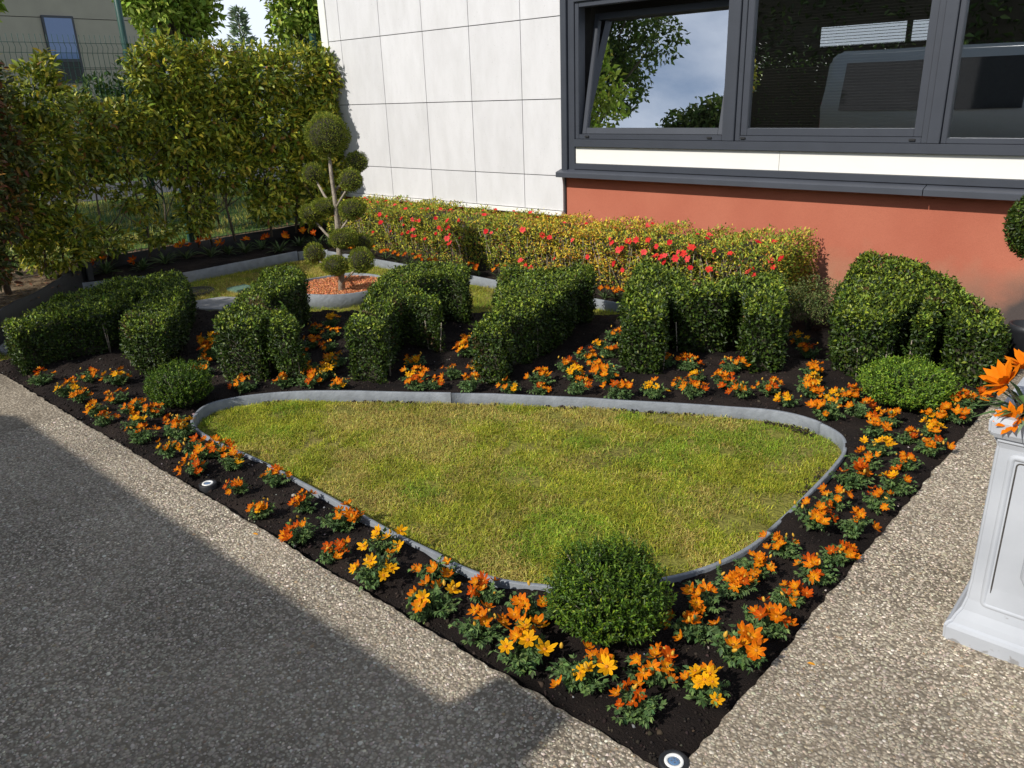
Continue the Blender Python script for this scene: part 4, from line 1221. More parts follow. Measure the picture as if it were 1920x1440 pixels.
for i, (px, py, pz, pr, sq, root) in enumerate(PB):
    pr *= .90 if i else .94
    if root is not None:
        mid = (px * .45, py * .5, (root + pz) * .5 - .03)
        link('branch', tubes_mesh('branch', [([(.03, 0, root), mid, (px * .9, py, pz - pr * .5)], [.014, .011, .008])], M['bark'], 7), ct)
    n = int(5200 * (pr / .12) ** 2 * .8)
    d = rand_dir(n)
    lump = 1 + .26 * (vnoise(d[:, 0] * 1.3 + 5, d[:, 1] + d[:, 2] + 5, .35, 90 + i) - .5)
    P = d * pr * (rng.uniform(.84, 1.03, n) * lump)[:, None]
    P[:, 2] *= sq
    D = nrm(d * .9 + rand_dir(n) * .6 + np.array([0, 0, .3]))
    col = palette(n, CLC, [4, 3, 2, .7], .2)
    ball = link('pompon', leaf_mesh('pompon', P, D, nrm(rand_dir(n) + d * .4), rng.uniform(.011, .019, n), rng.uniform(.004, .007, n), col, M['leaf_matt']), ct, (px, py, pz))
    ib = bmesh.new(); bmesh.ops.create_icosphere(ib, subdivisions=2, radius=pr * .86)
    for v in ib.verts: v.co.z *= sq
    link('inner_twigs', bm_mesh('inner_twigs', ib, M['twig'], True), ball)

# stepping stones, valve cover, manhole
def slab(name, pts, z, h, mat, label, cat):
    c = np.mean(pts, axis=0)
    o = link(name, bm_mesh(name, prism_bm([(p[0] - c[0], p[1] - c[1]) for p in pts], 0, h, .006), mat), None, (c[0], c[1], z))
    return tag(o, label, cat)
slab('stepping_stone', [(-6.95, 3.22), (-6.62, 3.16), (-6.30, 3.32), (-6.30, 3.50), (-6.60, 3.66), (-6.86, 3.52)], L2Z, .03, M['concrete'], 'flat grey stepping stone on the rear lawn behind the L-shaped hedge', 'stone')
slab('stepping_stone', [(-7.3, 1.75), (-6.95, 1.55), (-6.62, 1.62), (-6.62, 1.80), (-6.9, 1.98)], L2Z, .03, M['concrete'], 'pale stepping stone at the far left end of the black edge', 'stone')
slab('valve_cover', [(-7.14, 3.72), (-6.94, 3.72), (-6.94, 3.92), (-7.14, 3.92)], L2Z, .035, M['green_box'], 'small pale green valve cover set in the rear lawn', 'cover')
mh = empty('manhole_cover', (-7.36, 3.50, L2Z))
tag(mh, 'small round rusty manhole cover in the rear lawn', 'manhole cover')
link('rim', bm_mesh('rim', lathe_bm([(.19, -.03), (.19, .02), (.165, .022), (.163, .012)], 32), M['iron']), mh)
link('lid', bm_mesh('lid', lathe_bm([(.160, -.02), (.160, .014), (.12, .017), (.11, .011), (.06, .011), (.05, .016), (.001, .016)], 32), M['iron']), mh)

# ------------------------------------------------------------------ bedding plants
def flower_mesh(kind, seed):
    """open daisy-like head of broad notched petals, facing +Z"""
    r = np.random.default_rng(seed)
    k = int(r.integers(7, 9))
    base = {'orange': ((.57, .115, .002), (.72, .29, .006)), 'deep': ((.44, .058, .002), (.58, .12, .004)), 'yellow': ((.74, .36, .005), (.76, .29, .004)), 'two': ((.60, .135, .003), (.76, .38, .008))}[kind]
    Vs, Fs, Cs, o = [], [], [], 0
    cup = r.uniform(.15, .55)
    for i in range(k):
        a = 2 * math.pi * i / k + r.normal(0, .10)
        ln = .027 * (1 + r.normal(0, .10)); w = .0120 * (1 + r.normal(0, .10))
        el = cup + r.normal(0, .12)
        d = np.array([math.cos(a) * math.cos(el), math.sin(a) * math.cos(el), math.sin(el)])
        s = np.array([-math.sin(a), math.cos(a), 0])
        u = np.cross(d, s) * -1
        p = []
        for t, ww, dz in ((.06, .35, 0), (.38, .85, .10), (.68, 1.0, .06), (1.0, .30, -.10)):
            for sg in (-1, 0, 1):
                p.append(d * ln * t + s * sg * w * ww / 2 + u * ((dz * .12 - (.0 if sg else .10) * ww * .35) * ln - max(t - .5, 0) * .25 * ln))
        V = np.array(p)
        F = []
        for rI in range(3):
            for c in range(2):
                q = rI * 3 + c
                F += [(q, q + 1, q + 4), (q, q + 4, q + 3)]
        Vs.append(V); Fs.append(np.array(F) + o); o += len(V)
        t = np.repeat([.08, .40, .72, .95], 3)[:, None]
        mix = np.clip(t * 1.3, 0, 1)
        Cs.append((np.array(base[1]) * (1 - mix) + np.array(base[0]) * mix) * (1 + r.normal(0, .15)) * np.tile([1.12, .78, 1.12], 4)[:, None])
    return np_mesh('flower', np.concatenate(Vs), np.concatenate(Fs), M['petal'], np.clip(np.concatenate(Cs), 0, 1), smooth=True)
FLW = {}
for i, kd in enumerate(('orange', 'deep', 'yellow', 'two')):
    FLW[kd] = [flower_mesh(kd, 100 + i * 10 + j) for j in range(4)]
M['disc'] = mat_simple('flower_disc', (.55, .20, .015), .8, var=.3, scale=300)
cb = bmesh.new(); bmesh.ops.create_icosphere(cb, subdivisions=1, radius=.0048)
for v in cb.verts: v.co.z = v.co.z * .6 + .003
DISC = bm_mesh('flower_centre', cb, M['disc'], True)

BUD = bm_mesh('bud', lathe_bm([(.001, 0), (.0035, .002), (.0045, .007), (.003, .013), (.0008, .016)], 8), mat_simple('yellow_bud', (.55, .30, .02), .7, var=.3, scale=200), True)

def bidens_foliage(seed):
    r = np.random.default_rng(seed)
    global rng
    keep = rng; rng = r
    ns = 24
    P, D, N, L = [], [], [], []
    stems = []
    for i in range(ns):
        a = r.uniform(0, 2 * np.pi); rad = .068 * math.sqrt(r.random())
        h = r.uniform(.03, .075) * (1 - .3 * rad / .07)
        end = np.array([math.cos(a) * rad, math.sin(a) * rad, h])
        stems.append(([(end[0] * .15, end[1] * .15, -.01), (end[0] * .6, end[1] * .6, h * .6), tuple(end)], [.0018, .0015, .001]))
        for s in range(7):
            t = .35 + .65 * s / 6
            base = np.array([end[0] * t, end[1] * t, h * t ** .8])
            d = nrm(r.normal(size=3) + np.array([math.cos(a), math.sin(a), .35]) * .6)
            # three-lobed leaf: three narrow leaflets
            sd = nrm(np.cross(d, [0, 0, 1.]) + 1e-6)
            for lob in (-.8, 0, .8):
                P.append(base + d * .004); D.append(nrm(d + sd * lob)); N.append(nrm(np.array([0, 0, 1.]) + r.normal(size=3) * .35)); L.append(r.uniform(.014, .022) * (1 if lob == 0 else .8))
    n = len(P)
    V, F, k = leaf_arrays(np.array(P), np.array(D), np.array(N), np.array(L), np.array(L) * .48, fold=.12, droop=.18)
    c = np.repeat(palette(n, [(.085, .15, .045), (.12, .20, .05), (.06, .11, .035), (.17, .25, .07)], [4, 3, 2, 1.2], .16), k, axis=0)
    sv, sf = join([tube_arrays(p, q, 4) for p, q in stems])
    V2, F2 = join([(V, F), (sv, sf)])
    c2 = np.concatenate([c, np.tile((.13, .20, .07), (len(sv), 1))])
    rng = keep
    return np_mesh('foliage', V2, F2, M['leaf_matt'], c2)
FOL = [bidens_foliage(200 + i) for i in range(8)]

BID = [(-5.333, 1.463), (-5.123, 1.667), (-4.93, 1.761), (-4.976, 1.493), (-4.779, 1.485), (-4.598, 1.621), (-4.515, 1.456), (-4.287, 1.427), (-4.333, 1.594), (-4.08, 1.494), (-4.146, 1.628), (-3.96, 1.66), (-3.883, 1.445), (-3.83, 1.60), (-3.75, 1.59), (-3.589, 1.455), (-3.473, 1.545), (-3.397, 1.60), (-3.31, 1.431), (-3.219, 1.572), (-2.985, 1.459), (-2.919, 1.601), (-2.735, 1.429), (-2.64, 1.572), (-2.458, 1.421), (-2.391, 1.568), (-2.227, 1.419), (-4.13, 2.16), (-3.99, 2.34), (-2.099, 1.545), (-1.987, 1.424), (-1.834, 1.557), (-1.711, 1.435), (-1.592, 1.58), (-1.494, 1.433), (-1.42, 1.60), (-1.314, 1.433), (-1.107, 1.461), (-0.971, 1.61), (-0.918, 1.455), (-0.82, 1.643), (-1.02, 1.99), (-0.97, 1.848), (-0.97, 2.12), (-0.82, 1.829), (-1.52, 3.80), (-1.489, 3.995), (-1.565, 4.18), (-1.632, 4.37), (-1.95, 4.95), (-1.354, 4.135), (-1.36, 4.0), (-1.316, 3.80), (-1.201, 3.91), (-1.049, 3.90), (-0.885, 4.05), (-0.82, 4.30), (-0.80, 4.12), (-1.32, 4.14), (-0.79, 4.42), (-1.05, 3.715), (-0.92, 3.74), (-0.85, 3.90), (-0.97, 3.505), (-0.80, 3.666), (-0.976, 3.339), (-0.832, 3.425), (-0.961, 3.132), (-0.802, 3.195), (-0.94, 2.89), (-0.80, 2.993), (-0.943, 2.687), (-0.805, 2.762), (-0.959, 2.463), (-0.80, 2.556), (-0.98, 2.288), (-0.809, 2.374), (-0.822, 2.20), (-0.812, 2.024), (-3.85, 2.425), (-3.95, 2.60), (-3.70, 2.53), (-3.30, 2.78), (-3.42, 2.87), (-3.22, 2.85), (-3.285, 3.05), (-3.03, 2.96), (-3.531, 3.43), (-3.24, 3.25), (-2.84, 3.07), (-2.80, 3.30), (-2.70, 3.17), (-2.821, 3.577), (-2.676, 3.469), (-2.519, 3.298), (-2.78, 3.77), (-2.88, 3.83), (-2.581, 3.62), (-2.50, 3.52), (-2.317, 3.397), (-2.93, 4.08), (-2.97, 4.28), (-2.76, 3.95), (-2.178, 3.53), (-3.60, 3.05), (-3.70, 3.60), (-4.15, 2.83), (-2.36, 3.98), (-2.241, 4.02), (-2.107, 3.90), (-2.12, 3.74), (-2.018, 3.68), (-1.93, 3.88), (-1.798, 3.80), (-2.02, 4.13), (-1.70, 3.95), (-1.80, 4.72), (-5.18, 2.52), (-5.02, 2.42), (-4.88, 2.36), (-4.78, 2.24), (-4.60, 2.16), (-4.88, 3.33), (-4.80, 3.13), (-4.602, 3.128), (-4.55, 2.92), (-4.40, 2.74), (-4.38, 2.95), (-4.10, 2.60), (-4.06, 2.76), (-3.90, 2.52)]
ORD = 'first second third fourth fifth sixth seventh eighth ninth tenth eleventh twelfth thirteenth fourteenth fifteenth sixteenth seventeenth eighteenth nineteenth twentieth twenty-first twenty-second twenty-third twenty-fourth twenty-fifth'.split()
LETNAME = {1: 'the leftmost hedge', 2: 'the L-shaped hedge', 3: 'the F-shaped hedge', 4: 'the wedge-shaped hedge', 5: 'the M-shaped hedge', 6: 'the rightmost hedge'}
zones = {}
for i, (x, y) in enumerate(BID):
    if y < 1.70 and x < -.95:
        z = ('outer row along left paving' if y < 1.50 else 'inner row along front lawn edging', 'from front corner', -x)
    elif x > -1.14 and y < 3.95:
        z = ('outer row along right paving' if x > -.87 else 'inner row right of front lawn', 'from front corner', y)
    else:
        k = min(LET_C, key=lambda q: (LET_C[q][0] - x) ** 2 + (LET_C[q][1] - y) ** 2)
        z = ('clumps around ' + LETNAME[k], 'from lawn edging', y - (x * .66 + 4.9))
    zones.setdefault((z[0], z[1]), []).append((z[2], i))
lab = {}
for (zn, fr), lst in zones.items():
    for q, (_, i) in enumerate(sorted(lst)):
        lab[i] = (zn, fr, ORD[q])
for i, (x, y) in enumerate(BID):
    R_ = random.Random(500 + i)
    z = float(soil_z(np.array([x]), np.array([y]))[0])
    o = empty('bidens_plant', (x, y, z), R_.uniform(0, 6.28))
    s = R_.choice([R_.uniform(.78, .98), R_.uniform(.95, 1.12), R_.uniform(1.05, 1.25)]) * (1.12 if x * x + y * y < 5.2 else 1.0)
    o.scale = (s, s, s)
    link('foliage', FOL[R_.randrange(8)], o, (0, 0, 0), (0, 0, R_.uniform(0, 6.28)))
    mood = R_.choice(['orange', 'orange', 'orange', 'yellow', 'mixed', 'mixed', 'deep'])
    pool = {'orange': ['orange', 'two', 'two', 'deep'], 'yellow': ['yellow', 'yellow', 'two'], 'mixed': ['orange', 'yellow', 'two', 'two'], 'deep': ['deep', 'orange', 'two']}[mood]
    nf = R_.randint(6, 11)
    cl = R_.uniform(0, 6.28)
    for f in range(nf):
        a = cl + R_.gauss(0, 1.25)
        rad = R_.uniform(.010, .072)
        h = R_.uniform(.058, .092) - .35 * rad
        fo = link('flower', R_.choice(FLW[R_.choice(pool)]), o, (math.cos(a) * rad, math.sin(a) * rad, h))
        d = Vector((math.cos(a) * rad * 9 + R_.gauss(0, .3), math.sin(a) * rad * 9 + R_.gauss(0, .3), .75))
        # heads lean to the light
        d += Matrix.Rotation(-o.rotation_euler.z, 3, 'Z') @ Vector((-.05, -.45, .25))
        fo.rotation_euler = (d.to_track_quat('Z', 'Y') @ Matrix.Rotation(R_.uniform(0, 6.28), 3, 'Z').to_quaternion()).to_euler()
        q = R_.uniform(.62, .95)
        fo.scale = (q, q, q)
        link('flower_centre', DISC, fo)
    for f in range(R_.randint(1, 3)):                                       # unopened buds
        a = R_.uniform(0, 6.28); rad = R_.uniform(.02, .06)
        link('bud', BUD, o, (math.cos(a) * rad, math.sin(a) * rad, R_.uniform(.06, .085)), (R_.gauss(0, .4), R_.gauss(0, .4), 0))
    mn = {'orange': 'orange', 'yellow': 'yellow', 'mixed': 'yellow and orange', 'deep': 'dark orange'}[mood]
    zn, fr, od = lab[i]
    tag(o, '%s bidens, %s %s, %s' % (mn, od, fr, zn), 'flower', 'orange and yellow bidens planted across the bed')

# fallen petals
for (x, y, z, lb) in [(-.655, 1.95, .002, 'fallen orange petal on the paving right of the bed'), (-2.62, 1.31, .002, 'fallen orange petal on the left paving edge'), (-.90, 1.72, .01, 'fallen yellow petal on the soil near the front corner')]:
    me = leaf_mesh('fallen_petal', np.array([[0, 0, 0.]]), np.array([[1, .4, .05]]), np.array([[0, 0, 1.]]), .026, .012, np.array([[.85, .36, .03]]), M['petal'], six=True)
    tag(link('fallen_petal', me, None, (x, y, z)), lb, 'petal')

# gazanias
def gazania(x, y, z, s, nf, label, cols=('orange',), small=False, group='gazanias behind the rear lawn'):
    R_ = random.Random(int(abs(x * 1000) + abs(y * 77)))
    o = empty('gazania_plant', (x, y, z), R_.uniform(0, 6.28))
    tag(o, label, 'flower', group)
    n = 34 if not small else 16
    a = rng.uniform(0, 2 * np.pi, n); el = rng.uniform(.35, 1.25, n)
    D = np.stack([np.cos(a) * np.cos(el), np.sin(a) * np.cos(el), np.sin(el)], 1)
    N = np.stack([-np.cos(a) * np.sin(el), -np.sin(a) * np.sin(el), np.cos(el)], 1)
    L = rng.uniform(.08, .15, n) * s
    link('foliage', leaf_mesh('foliage', D * .008, D, N, L, L * .13 + .004, palette(n, [(.07, .11, .035), (.10, .15, .05), (.14, .18, .08)], [3, 3, 1]), M['leaf_matt'], six=True, droop=.3), o)
    for f in range(nf):
        aa = R_.uniform(0, 6.28); rd = R_.uniform(.02, .09) * s; h = R_.uniform(.10, .16) * s
        fo = link('flower', R_.choice(FLW[R_.choice(cols)]), o, (math.cos(aa) * rd, math.sin(aa) * rd, h))
        d = Vector((math.cos(aa) * .4, math.sin(aa) * .4, .8)) + Matrix.Rotation(-o.rotation_euler.z, 3, 'Z') @ Vector((.3, -.5, 0))
        fo.rotation_euler = d.to_track_quat('Z', 'Y').to_euler()
        q = R_.uniform(1.6, 2.1) * (1 if not small else .5)
        fo.scale = (q, q, q)
        link('flower_centre', DISC, fo)
        link('stalk', tubes_mesh('stalk', [([(0, 0, 0), (math.cos(aa) * rd * .7, math.sin(aa) * rd * .7, h * .6), (math.cos(aa) * rd, math.sin(aa) * rd, h)], [.0022, .002, .002])], M['twig'], 4), o)
GZ_ = [(-8.36, 3.10), (-8.30, 3.45), (-8.36, 3.72), (-8.40, 3.98), (-8.32, 4.22), (-8.38, 4.46), (-8.28, 4.62), (-8.32, 4.86), (-8.10, 4.95), (-8.22, 5.30), (-8.05, 5.44)]
GZF = [2, 1, 0, 3, 2, 2, 2, 2, 2, 1, 1]
for i, (x, y) in enumerate(GZ_):
    gazania(x, y, float(soil_z(np.array([x]), np.array([y]))[0]) + .01, 1.25, GZF[i], 'strappy gazania below the fence, %s from the black stake' % ORD[i], ('orange', 'deep'), group='gazanias in the bed below the fence')
GZ2 = [(-7.35, 5.40), (-7.04, 5.42), (-6.752, 5.40), (-6.529, 5.40), (-6.35, 5.40), (-6.142, 5.38), (-5.95, 5.39), (-5.5, 5.40), (-5.303, 5.36), (-5.048, 5.37), (-3.80, 5.33), (-3.70, 5.36), (-3.60, 5.33), (-3.45, 5.34)]
for i, (x, y) in enumerate(GZ2):
    gazania(x, y, float(soil_z(np.array([x]), np.array([y]))[0]), .75, 3, 'small orange flower in front of the azalea hedge, %s from the fence end' % ORD[i], ('orange', 'deep'), True, 'small orange flowers along the azalea hedge')

# ------------------------------------------------------------------ recessed ground spotlights
def spot(x, y, label):
    o = empty('ground_spotlight', (x, y, -.006))
    o.scale = (.84, .84, .84)
    tag(o, label, 'spotlight', 'recessed ground spotlights')
    link('collar', bm_mesh('collar', lathe_bm([(.046, -.05), (.046, .010), (.043, .014), (.031, .013), (.030, .006)], 36), M['black_rubber'], True), o)
    link('steel_rim', bm_mesh('steel_rim', lathe_bm([(.0295, -.02), (.0295, .013), (.027, .016), (.0195, .015), (.0185, .011)], 36), M['white_gloss'], True), o)
    link('lens', bm_mesh('lens', lathe_bm([(.018, .0), (.018, .012), (.012, .014), (.001, .0145)], 30), mat_simple('blue_lens', (.10, .18, .30), .08, var=.05), True), o)
    for k in range(4):
        a = math.pi / 4 + k * math.pi / 2
        link('led', bm_mesh('led', lathe_bm([(.0028, .012), (.0026, .0155), (.0005, .016)], 10, (math.cos(a) * .008, math.sin(a) * .008)), M['steel']), o)
spot(-.762, 1.385, 'round steel ground spotlight at the front corner of the bed')
spot(-3.17, 1.415, 'round steel ground spotlight beside the left paving edge')

# ------------------------------------------------------------------ planter at the right
PX, PY = -.375, 2.335
pt = empty('square_planter', (PX + .27, PY + .27, 0))
tag(pt, 'pale grey moulded square planter on the right paving', 'planter')
W2 = .27
def sq_lathe(prof):
    b = bmesh.new()
    rings = []
    for w, z in prof:
        rings.append([b.verts.new((sx * w, sy * w, z)) for sx, sy in ((-1, -1), (1, -1), (1, 1), (-1, 1))])
    for a, c in zip(rings[:-1], rings[1:]):
        for k in range(4):
            q = (k + 1) % 4
            b.faces.new((a[k], a[q], c[q], c[k]))
    b.faces.new(rings[0][::-1])
    b.faces.new(rings[-1])
    ver = [e for e in b.edges if abs(e.verts[0].co.z - e.verts[1].co.z) > .003]
    bmesh.ops.bevel(b, geom=ver, offset=.008, segments=3, affect='EDGES')
    return b
link('body', bm_mesh('body', sq_lathe([(.285, 0), (.287, .045), (.282, .055), (.274, .062), (.268, .080), (.256, .105), (.249, .14), (.246, .20), (.246, .635), (.250, .650)]), M['planter']), pt)
link('rim', bm_mesh('rim', sq_lathe([(.247, .648), (.254, .655), (.254, .664), (.262, .668), (.270, .682), (.272, .715), (.266, .728), (.235, .730), (.232, .700)]), M['planter']), pt)
link('compost', bm_mesh('compost', box_bm(-.23, .23, -.23, .23, .66, .7045, 0), M['soil']), pt)
# raised mouldings on each side: outer rim line and arched inner panel
def moulding(path, w, d, y):
    n = len(path)
    Vm, Fm = [], []
    for i, (x, z) in enumerate(path):
        a = np.array(path[i - 1]); c = np.array(path[(i + 1) % n])
        t = (c - a) / np.linalg.norm(c - a)
        nn = np.array([-t[1], t[0]])
        for o, dd in ((-1, 0), (-.45, 1), (.45, 1), (1, 0)):
            q = np.array([x, z]) + nn * w * o
            Vm.append((q[0], y - d * dd, q[1]))
    for i in range(n):
        j = (i + 1) % n
        for k in range(3):
            Fm.append((i * 4 + k, j * 4 + k, j * 4 + k + 1, i * 4 + k + 1))
    return np.array(Vm), np.array(Fm)
def rrect(x0, x1, z0, z1, r=.0, seg=5):
    pts = []
    for cx, cz, a0 in ((x1 - r, z1 - r, 0), (x0 + r, z1 - r, 90), (x0 + r, z0 + r, 180), (x1 - r, z0 + r, 270)):
        for s in range(seg):
            a = math.radians(a0 + 90 * s / (seg - 1))
            pts.append((cx + r * math.cos(a), cz + r * math.sin(a)))
    return pts
inner = [(-.115, .545), (-.115, .28)] + [(-.115 + .03 * math.sin(s / 8 * math.pi / 2) , .28 - .0 ) for s in range(0, 1)]
arc = [(-.115 + .23 * s / 16, .255 - .085 * math.sin(math.pi * s / 16)) for s in range(1, 16)]
inner = [(-.115, .545), (-.115, .40), (-.115, .262)] + arc + [(.115, .262), (.115, .40), (.115, .545), (.09, .555), (0, .555), (-.09, .555)]
for k in range(4):
    p1 = moulding(rrect(-.205, .205, .135, .615, .012), .009, .007, -.2455)
    p2 = moulding(inner, .014, .012, -.2455)
    p3 = moulding(rrect(-.190, .190, .150, .600, .010), .0022, .0008, -.2462)  # thin dark strips laid flat inside the mouldings
    p4 = moulding([(x * .86, .36 + (z - .36) * .90) for x, z in inner], .0020, .0008, -.2462)
    for nm, (Vm, Fm) in (('dark_line', p3), ('dark_line', p4)):
        link(nm, np_mesh(nm, Vm, Fm, M['iron']), pt, None, (0, 0, k * math.pi / 2))
    for nm, (Vm, Fm) in (('outer_moulding', p1), ('panel_moulding', p2)):
        me = np_mesh(nm, Vm, Fm, M['planter'], smooth=True)
        link(nm, me, pt, None, (0, 0, k * math.pi / 2))
# gazanias standing in the planter
def big_gazania(x, y, label, heads):
    o = empty('gazania_plant', (x, y, .70))
    tag(o, label, 'flower', 'large orange gazanias in the planter')
    n = 46
    a = rng.uniform(0, 2 * np.pi, n); el = rng.uniform(.05, 1.2, n)
    D = np.stack([np.cos(a) * np.cos(el), np.sin(a) * np.cos(el), np.sin(el)], 1)
    N = np.stack([-np.cos(a) * np.sin(el), -np.sin(a) * np.sin(el), np.cos(el)], 1)
    L = rng.uniform(.07, .13, n)
    link('foliage', leaf_mesh('foliage', D * .01 + np.array([0, 0, .01]), D, N, L, L * .10 + .004, palette(n, [(.08, .14, .04), (.12, .19, .06), (.20, .25, .14)], [3, 3, 1.4]), M['leaf'], six=True, droop=.45, fold=.25), o)
    for hx, hy, hz, s, tx, ty in heads:
        k = 15
        Vs, Cs = [], []
        for i in range(k):
            aa = 2 * math.pi * i / k + random.gauss(0, .06)
            e2 = (.62 if i % 2 else .95) + random.gauss(0, .10)
            Dd = np.array([[math.cos(aa) * math.cos(e2), math.sin(aa) * math.cos(e2), math.sin(e2)]])
            Nn = np.array([[-math.cos(aa) * math.sin(e2), -math.sin(aa) * math.sin(e2), math.cos(e2)]])
            Vs.append(leaf_arrays(Dd * .004, Dd, Nn, .047 * s, .0185 * s, fold=-.14, droop=.10, six=True)[:2])
            Cs.append(np.tile(np.array((.74, .19, .004)) * (1 + random.gauss(0, .07)), (8, 1)))
        Vf, Ff = join(Vs)
        fo = link('flower', np_mesh('flower', Vf, Ff, M['petal'], np.clip(np.concatenate(Cs), 0, 1), smooth=True), o, (hx, hy, hz))
        fo.rotation_euler = Vector((tx, ty, .8)).to_track_quat('Z', 'Y').to_euler()
        link('flower_centre', DISC, fo, None, None, (1.6, 1.6, 1.6))
        link('stalk', tubes_mesh('stalk', [([(0, 0, 0), (hx * .6, hy * .6, hz * .6), (hx, hy, hz)], [.003, .003, .003])], M['twig'], 5), o)
big_gazania(-.300, 2.42, 'large orange gazania with open heads leaning over the planter corner', [(-.062, -.02, .105, 1.45, -.55, -.5), (-.030, .05, .135, 1.35, -.25, -.2), (.05, -.03, .09, 1.35, .1, -.7), (-.02, -.06, .02, 1.1, -.6, -1.4)])
big_gazania(-.10, 2.48, 'large orange gazania in the planter, right of the corner plant', [(0, 0, .14, 1.1, .1, -.3), (.05, -.05, .12, 1.1, .2, -.7)])
big_gazania(-.16, 2.72, 'large orange gazania at the back of the planter', [(0, 0, .13, 1.0, -.1, -.3)])

# ------------------------------------------------------------------ standard topiary in a dark pot, right edge of the picture
sp_ = empty('standard_topiary', (-.76, 5.40, -.03))
tag(sp_, 'clipped ball on a stem in a dark pot by the terracotta wall', 'topiary')
link('pot', bm_mesh('pot', lathe_bm([(.001, 0), (.08, 0), (.095, .19), (.102, .20), (.102, .235), (.09, .235), (.086, .19), (.001, .19)], 36), M['dark_edging'], True), sp_)
link('stem', tubes_mesh('stem', [([(0, 0, .18), (.01, 0, .4), (-.005, 0, .7)], [.014, .012, .011])], M['bark'], 8), sp_)
n = 9000
d = rand_dir(n)
Pb = d * (.205 * rng.uniform(.86, 1.03, n))[:, None]
bl = link('foliage', leaf_mesh('foliage', Pb, nrm(d * .6 + rand_dir(n) * .7 + np.array([0, 0, .2])), nrm(d + rand_dir(n) * .6), rng.uniform(.016, .028, n), rng.uniform(.009, .014, n), palette(n, BOXC, [3, 4, 3, 2, 1]), M['leaf']), sp_, (0, 0, .815))
ib = bmesh.new(); bmesh.ops.create_icosphere(ib, subdivisions=2, radius=.175)
link('inner_twigs', bm_mesh('inner_twigs', ib, M['twig'], True), bl)

# ------------------------------------------------------------------ free shrubs
def loose_shrub(name, loc, label, lobes, nleaf, L, cols, w, stems, six=True, cat='shrub', group=None, mat='leaf', upd=.2, asp=.42, stem_mat='dark_bark', droop=.3, core=None):
    """lobes: (x, y, z, rx, ry, rz); leaves fill the outer part of each lobe"""
    o = empty(name, loc)
    tag(o, label, cat, group)
    vol = np.array([(l[3] * l[4] * l[5]) ** (2 / 3) for l in lobes])
    cnt = (vol / vol.sum() * nleaf).astype(int)
    Ps, Ds = [], []
    for l, c in zip(lobes, cnt):
        d = rand_dir(c)
        rr = rng.uniform(.45, 1.08, c) ** .6
        lump = .72 + .56 * vnoise(d[:, 0] * 1.5 + 9, (d[:, 1] + d[:, 2]) * 1.2 + 9, .55, int(abs(l[0] * 31 + l[2] * 57)) + 3)
        P = d * np.array(l[3:6]) * (rr * lump)[:, None] + np.array(l[:3])
        Ps.append(P); Ds.append(d)
    P = np.concatenate(Ps); d = np.concatenate(Ds)
    n = len(P)
    D = nrm(d * .8 + rand_dir(n) * .8 + np.array([0, 0, upd]))
    N = nrm(rand_dir(n) * .7 + np.array([0, 0, .8]) + d * .3)
    LL = rng.uniform(L[0], L[1], n)
    link('foliage', leaf_mesh('foliage', P, D, N, LL, LL * asp, palette(n, cols, w, .18), M[mat], six=six, droop=droop), o)['kind'] = 'stuff'
    if core:
        link('inner_twigs', bm_mesh('inner_twigs', box_bm(*core, .1), M['twig']), o)
    if stems:
        fine(link('stems', tubes_mesh('stems', stems, M[stem_mat], 6), o))
    return o
# small azalea between the M hedge and the rightmost hedge
loose_shrub('small_shrub', (-2.08, 5.42, -.05), 'small loose dull green shrub between the M-shaped and the rightmost hedge', [(0, 0, .22, .20, .18, .14), (.10, .02, .17, .15, .15, .12), (-.1, 0, .16, .14, .14, .12)], 3800, (.012, .022), [(.10, .14, .035), (.15, .19, .05), (.22, .20, .07), (.07, .10, .03)], [3, 3, 1.5, 2],
            [([(0, 0, -.02), (.06, 0, .1), (.1, .02, .2)], [.008, .006, .003]), ([(0, 0, -.02), (-.05, 0, .1), (-.1, .02, .2)], [.008, .006, .003]), ([(0, 0, -.02), (0, -.03, .12), (.01, -.05, .22)], [.008, .006, .003]), ([(0, 0, -.02), (.03, -.05, .09), (.08, -.09, .18)], [.006, .005, .003])], six=False, mat='leaf_matt')
loose_shrub('small_shrub', (-7.75, 5.55, -.04), 'small dark green shrub in the corner behind the cloud-pruned tree', [(0, 0, .13, .20, .14, .13)], 1500, (.016, .028), [(.05, .09, .02), (.08, .13, .03)], [1, 1], None, six=False)

# photinia / laurel shrubs trained on the fence
HC = [(.26, .31, .03), (.15, .20, .022), (.42, .41, .04), (.56, .48, .05), (.085, .13, .018), (.36, .18, .05)]
HW = [4, 3.4, 3, 1.6, 1.6, .25]
def stems_for(pts, h, rad=.016):
    out = []
    for (x, y) in pts:
        q = rng.normal(0, .06, (4, 2))
        out.append(([(x, y, 0), (x + q[0, 0] * .5, y + q[0, 1], h * .25), (x + q[1, 0], y + q[1, 1] * 1.5, h * .55), (x + q[2, 0], y + q[2, 1] * 2, h * .9)], [rad, rad * .8, rad * .55, rad * .25]))
        for b in range(4):
            z = h * rng.uniform(.12, .6)
            e = rng.normal(0, .25, 2)
            out.append(([(x + q[0, 0] * .5, y + q[0, 1], z), (x + e[0] * .4, y + e[1] * .6, z + h * .12), (x + e[0] * .6, y + e[1] * 1.3, z + h * .26)], [rad * .5, rad * .38, rad * .15]))
    return out
HD = [tuple(v * .8 for v in c) for c in HC]
HG = 'evergreen shrubs trained along the wire fence'
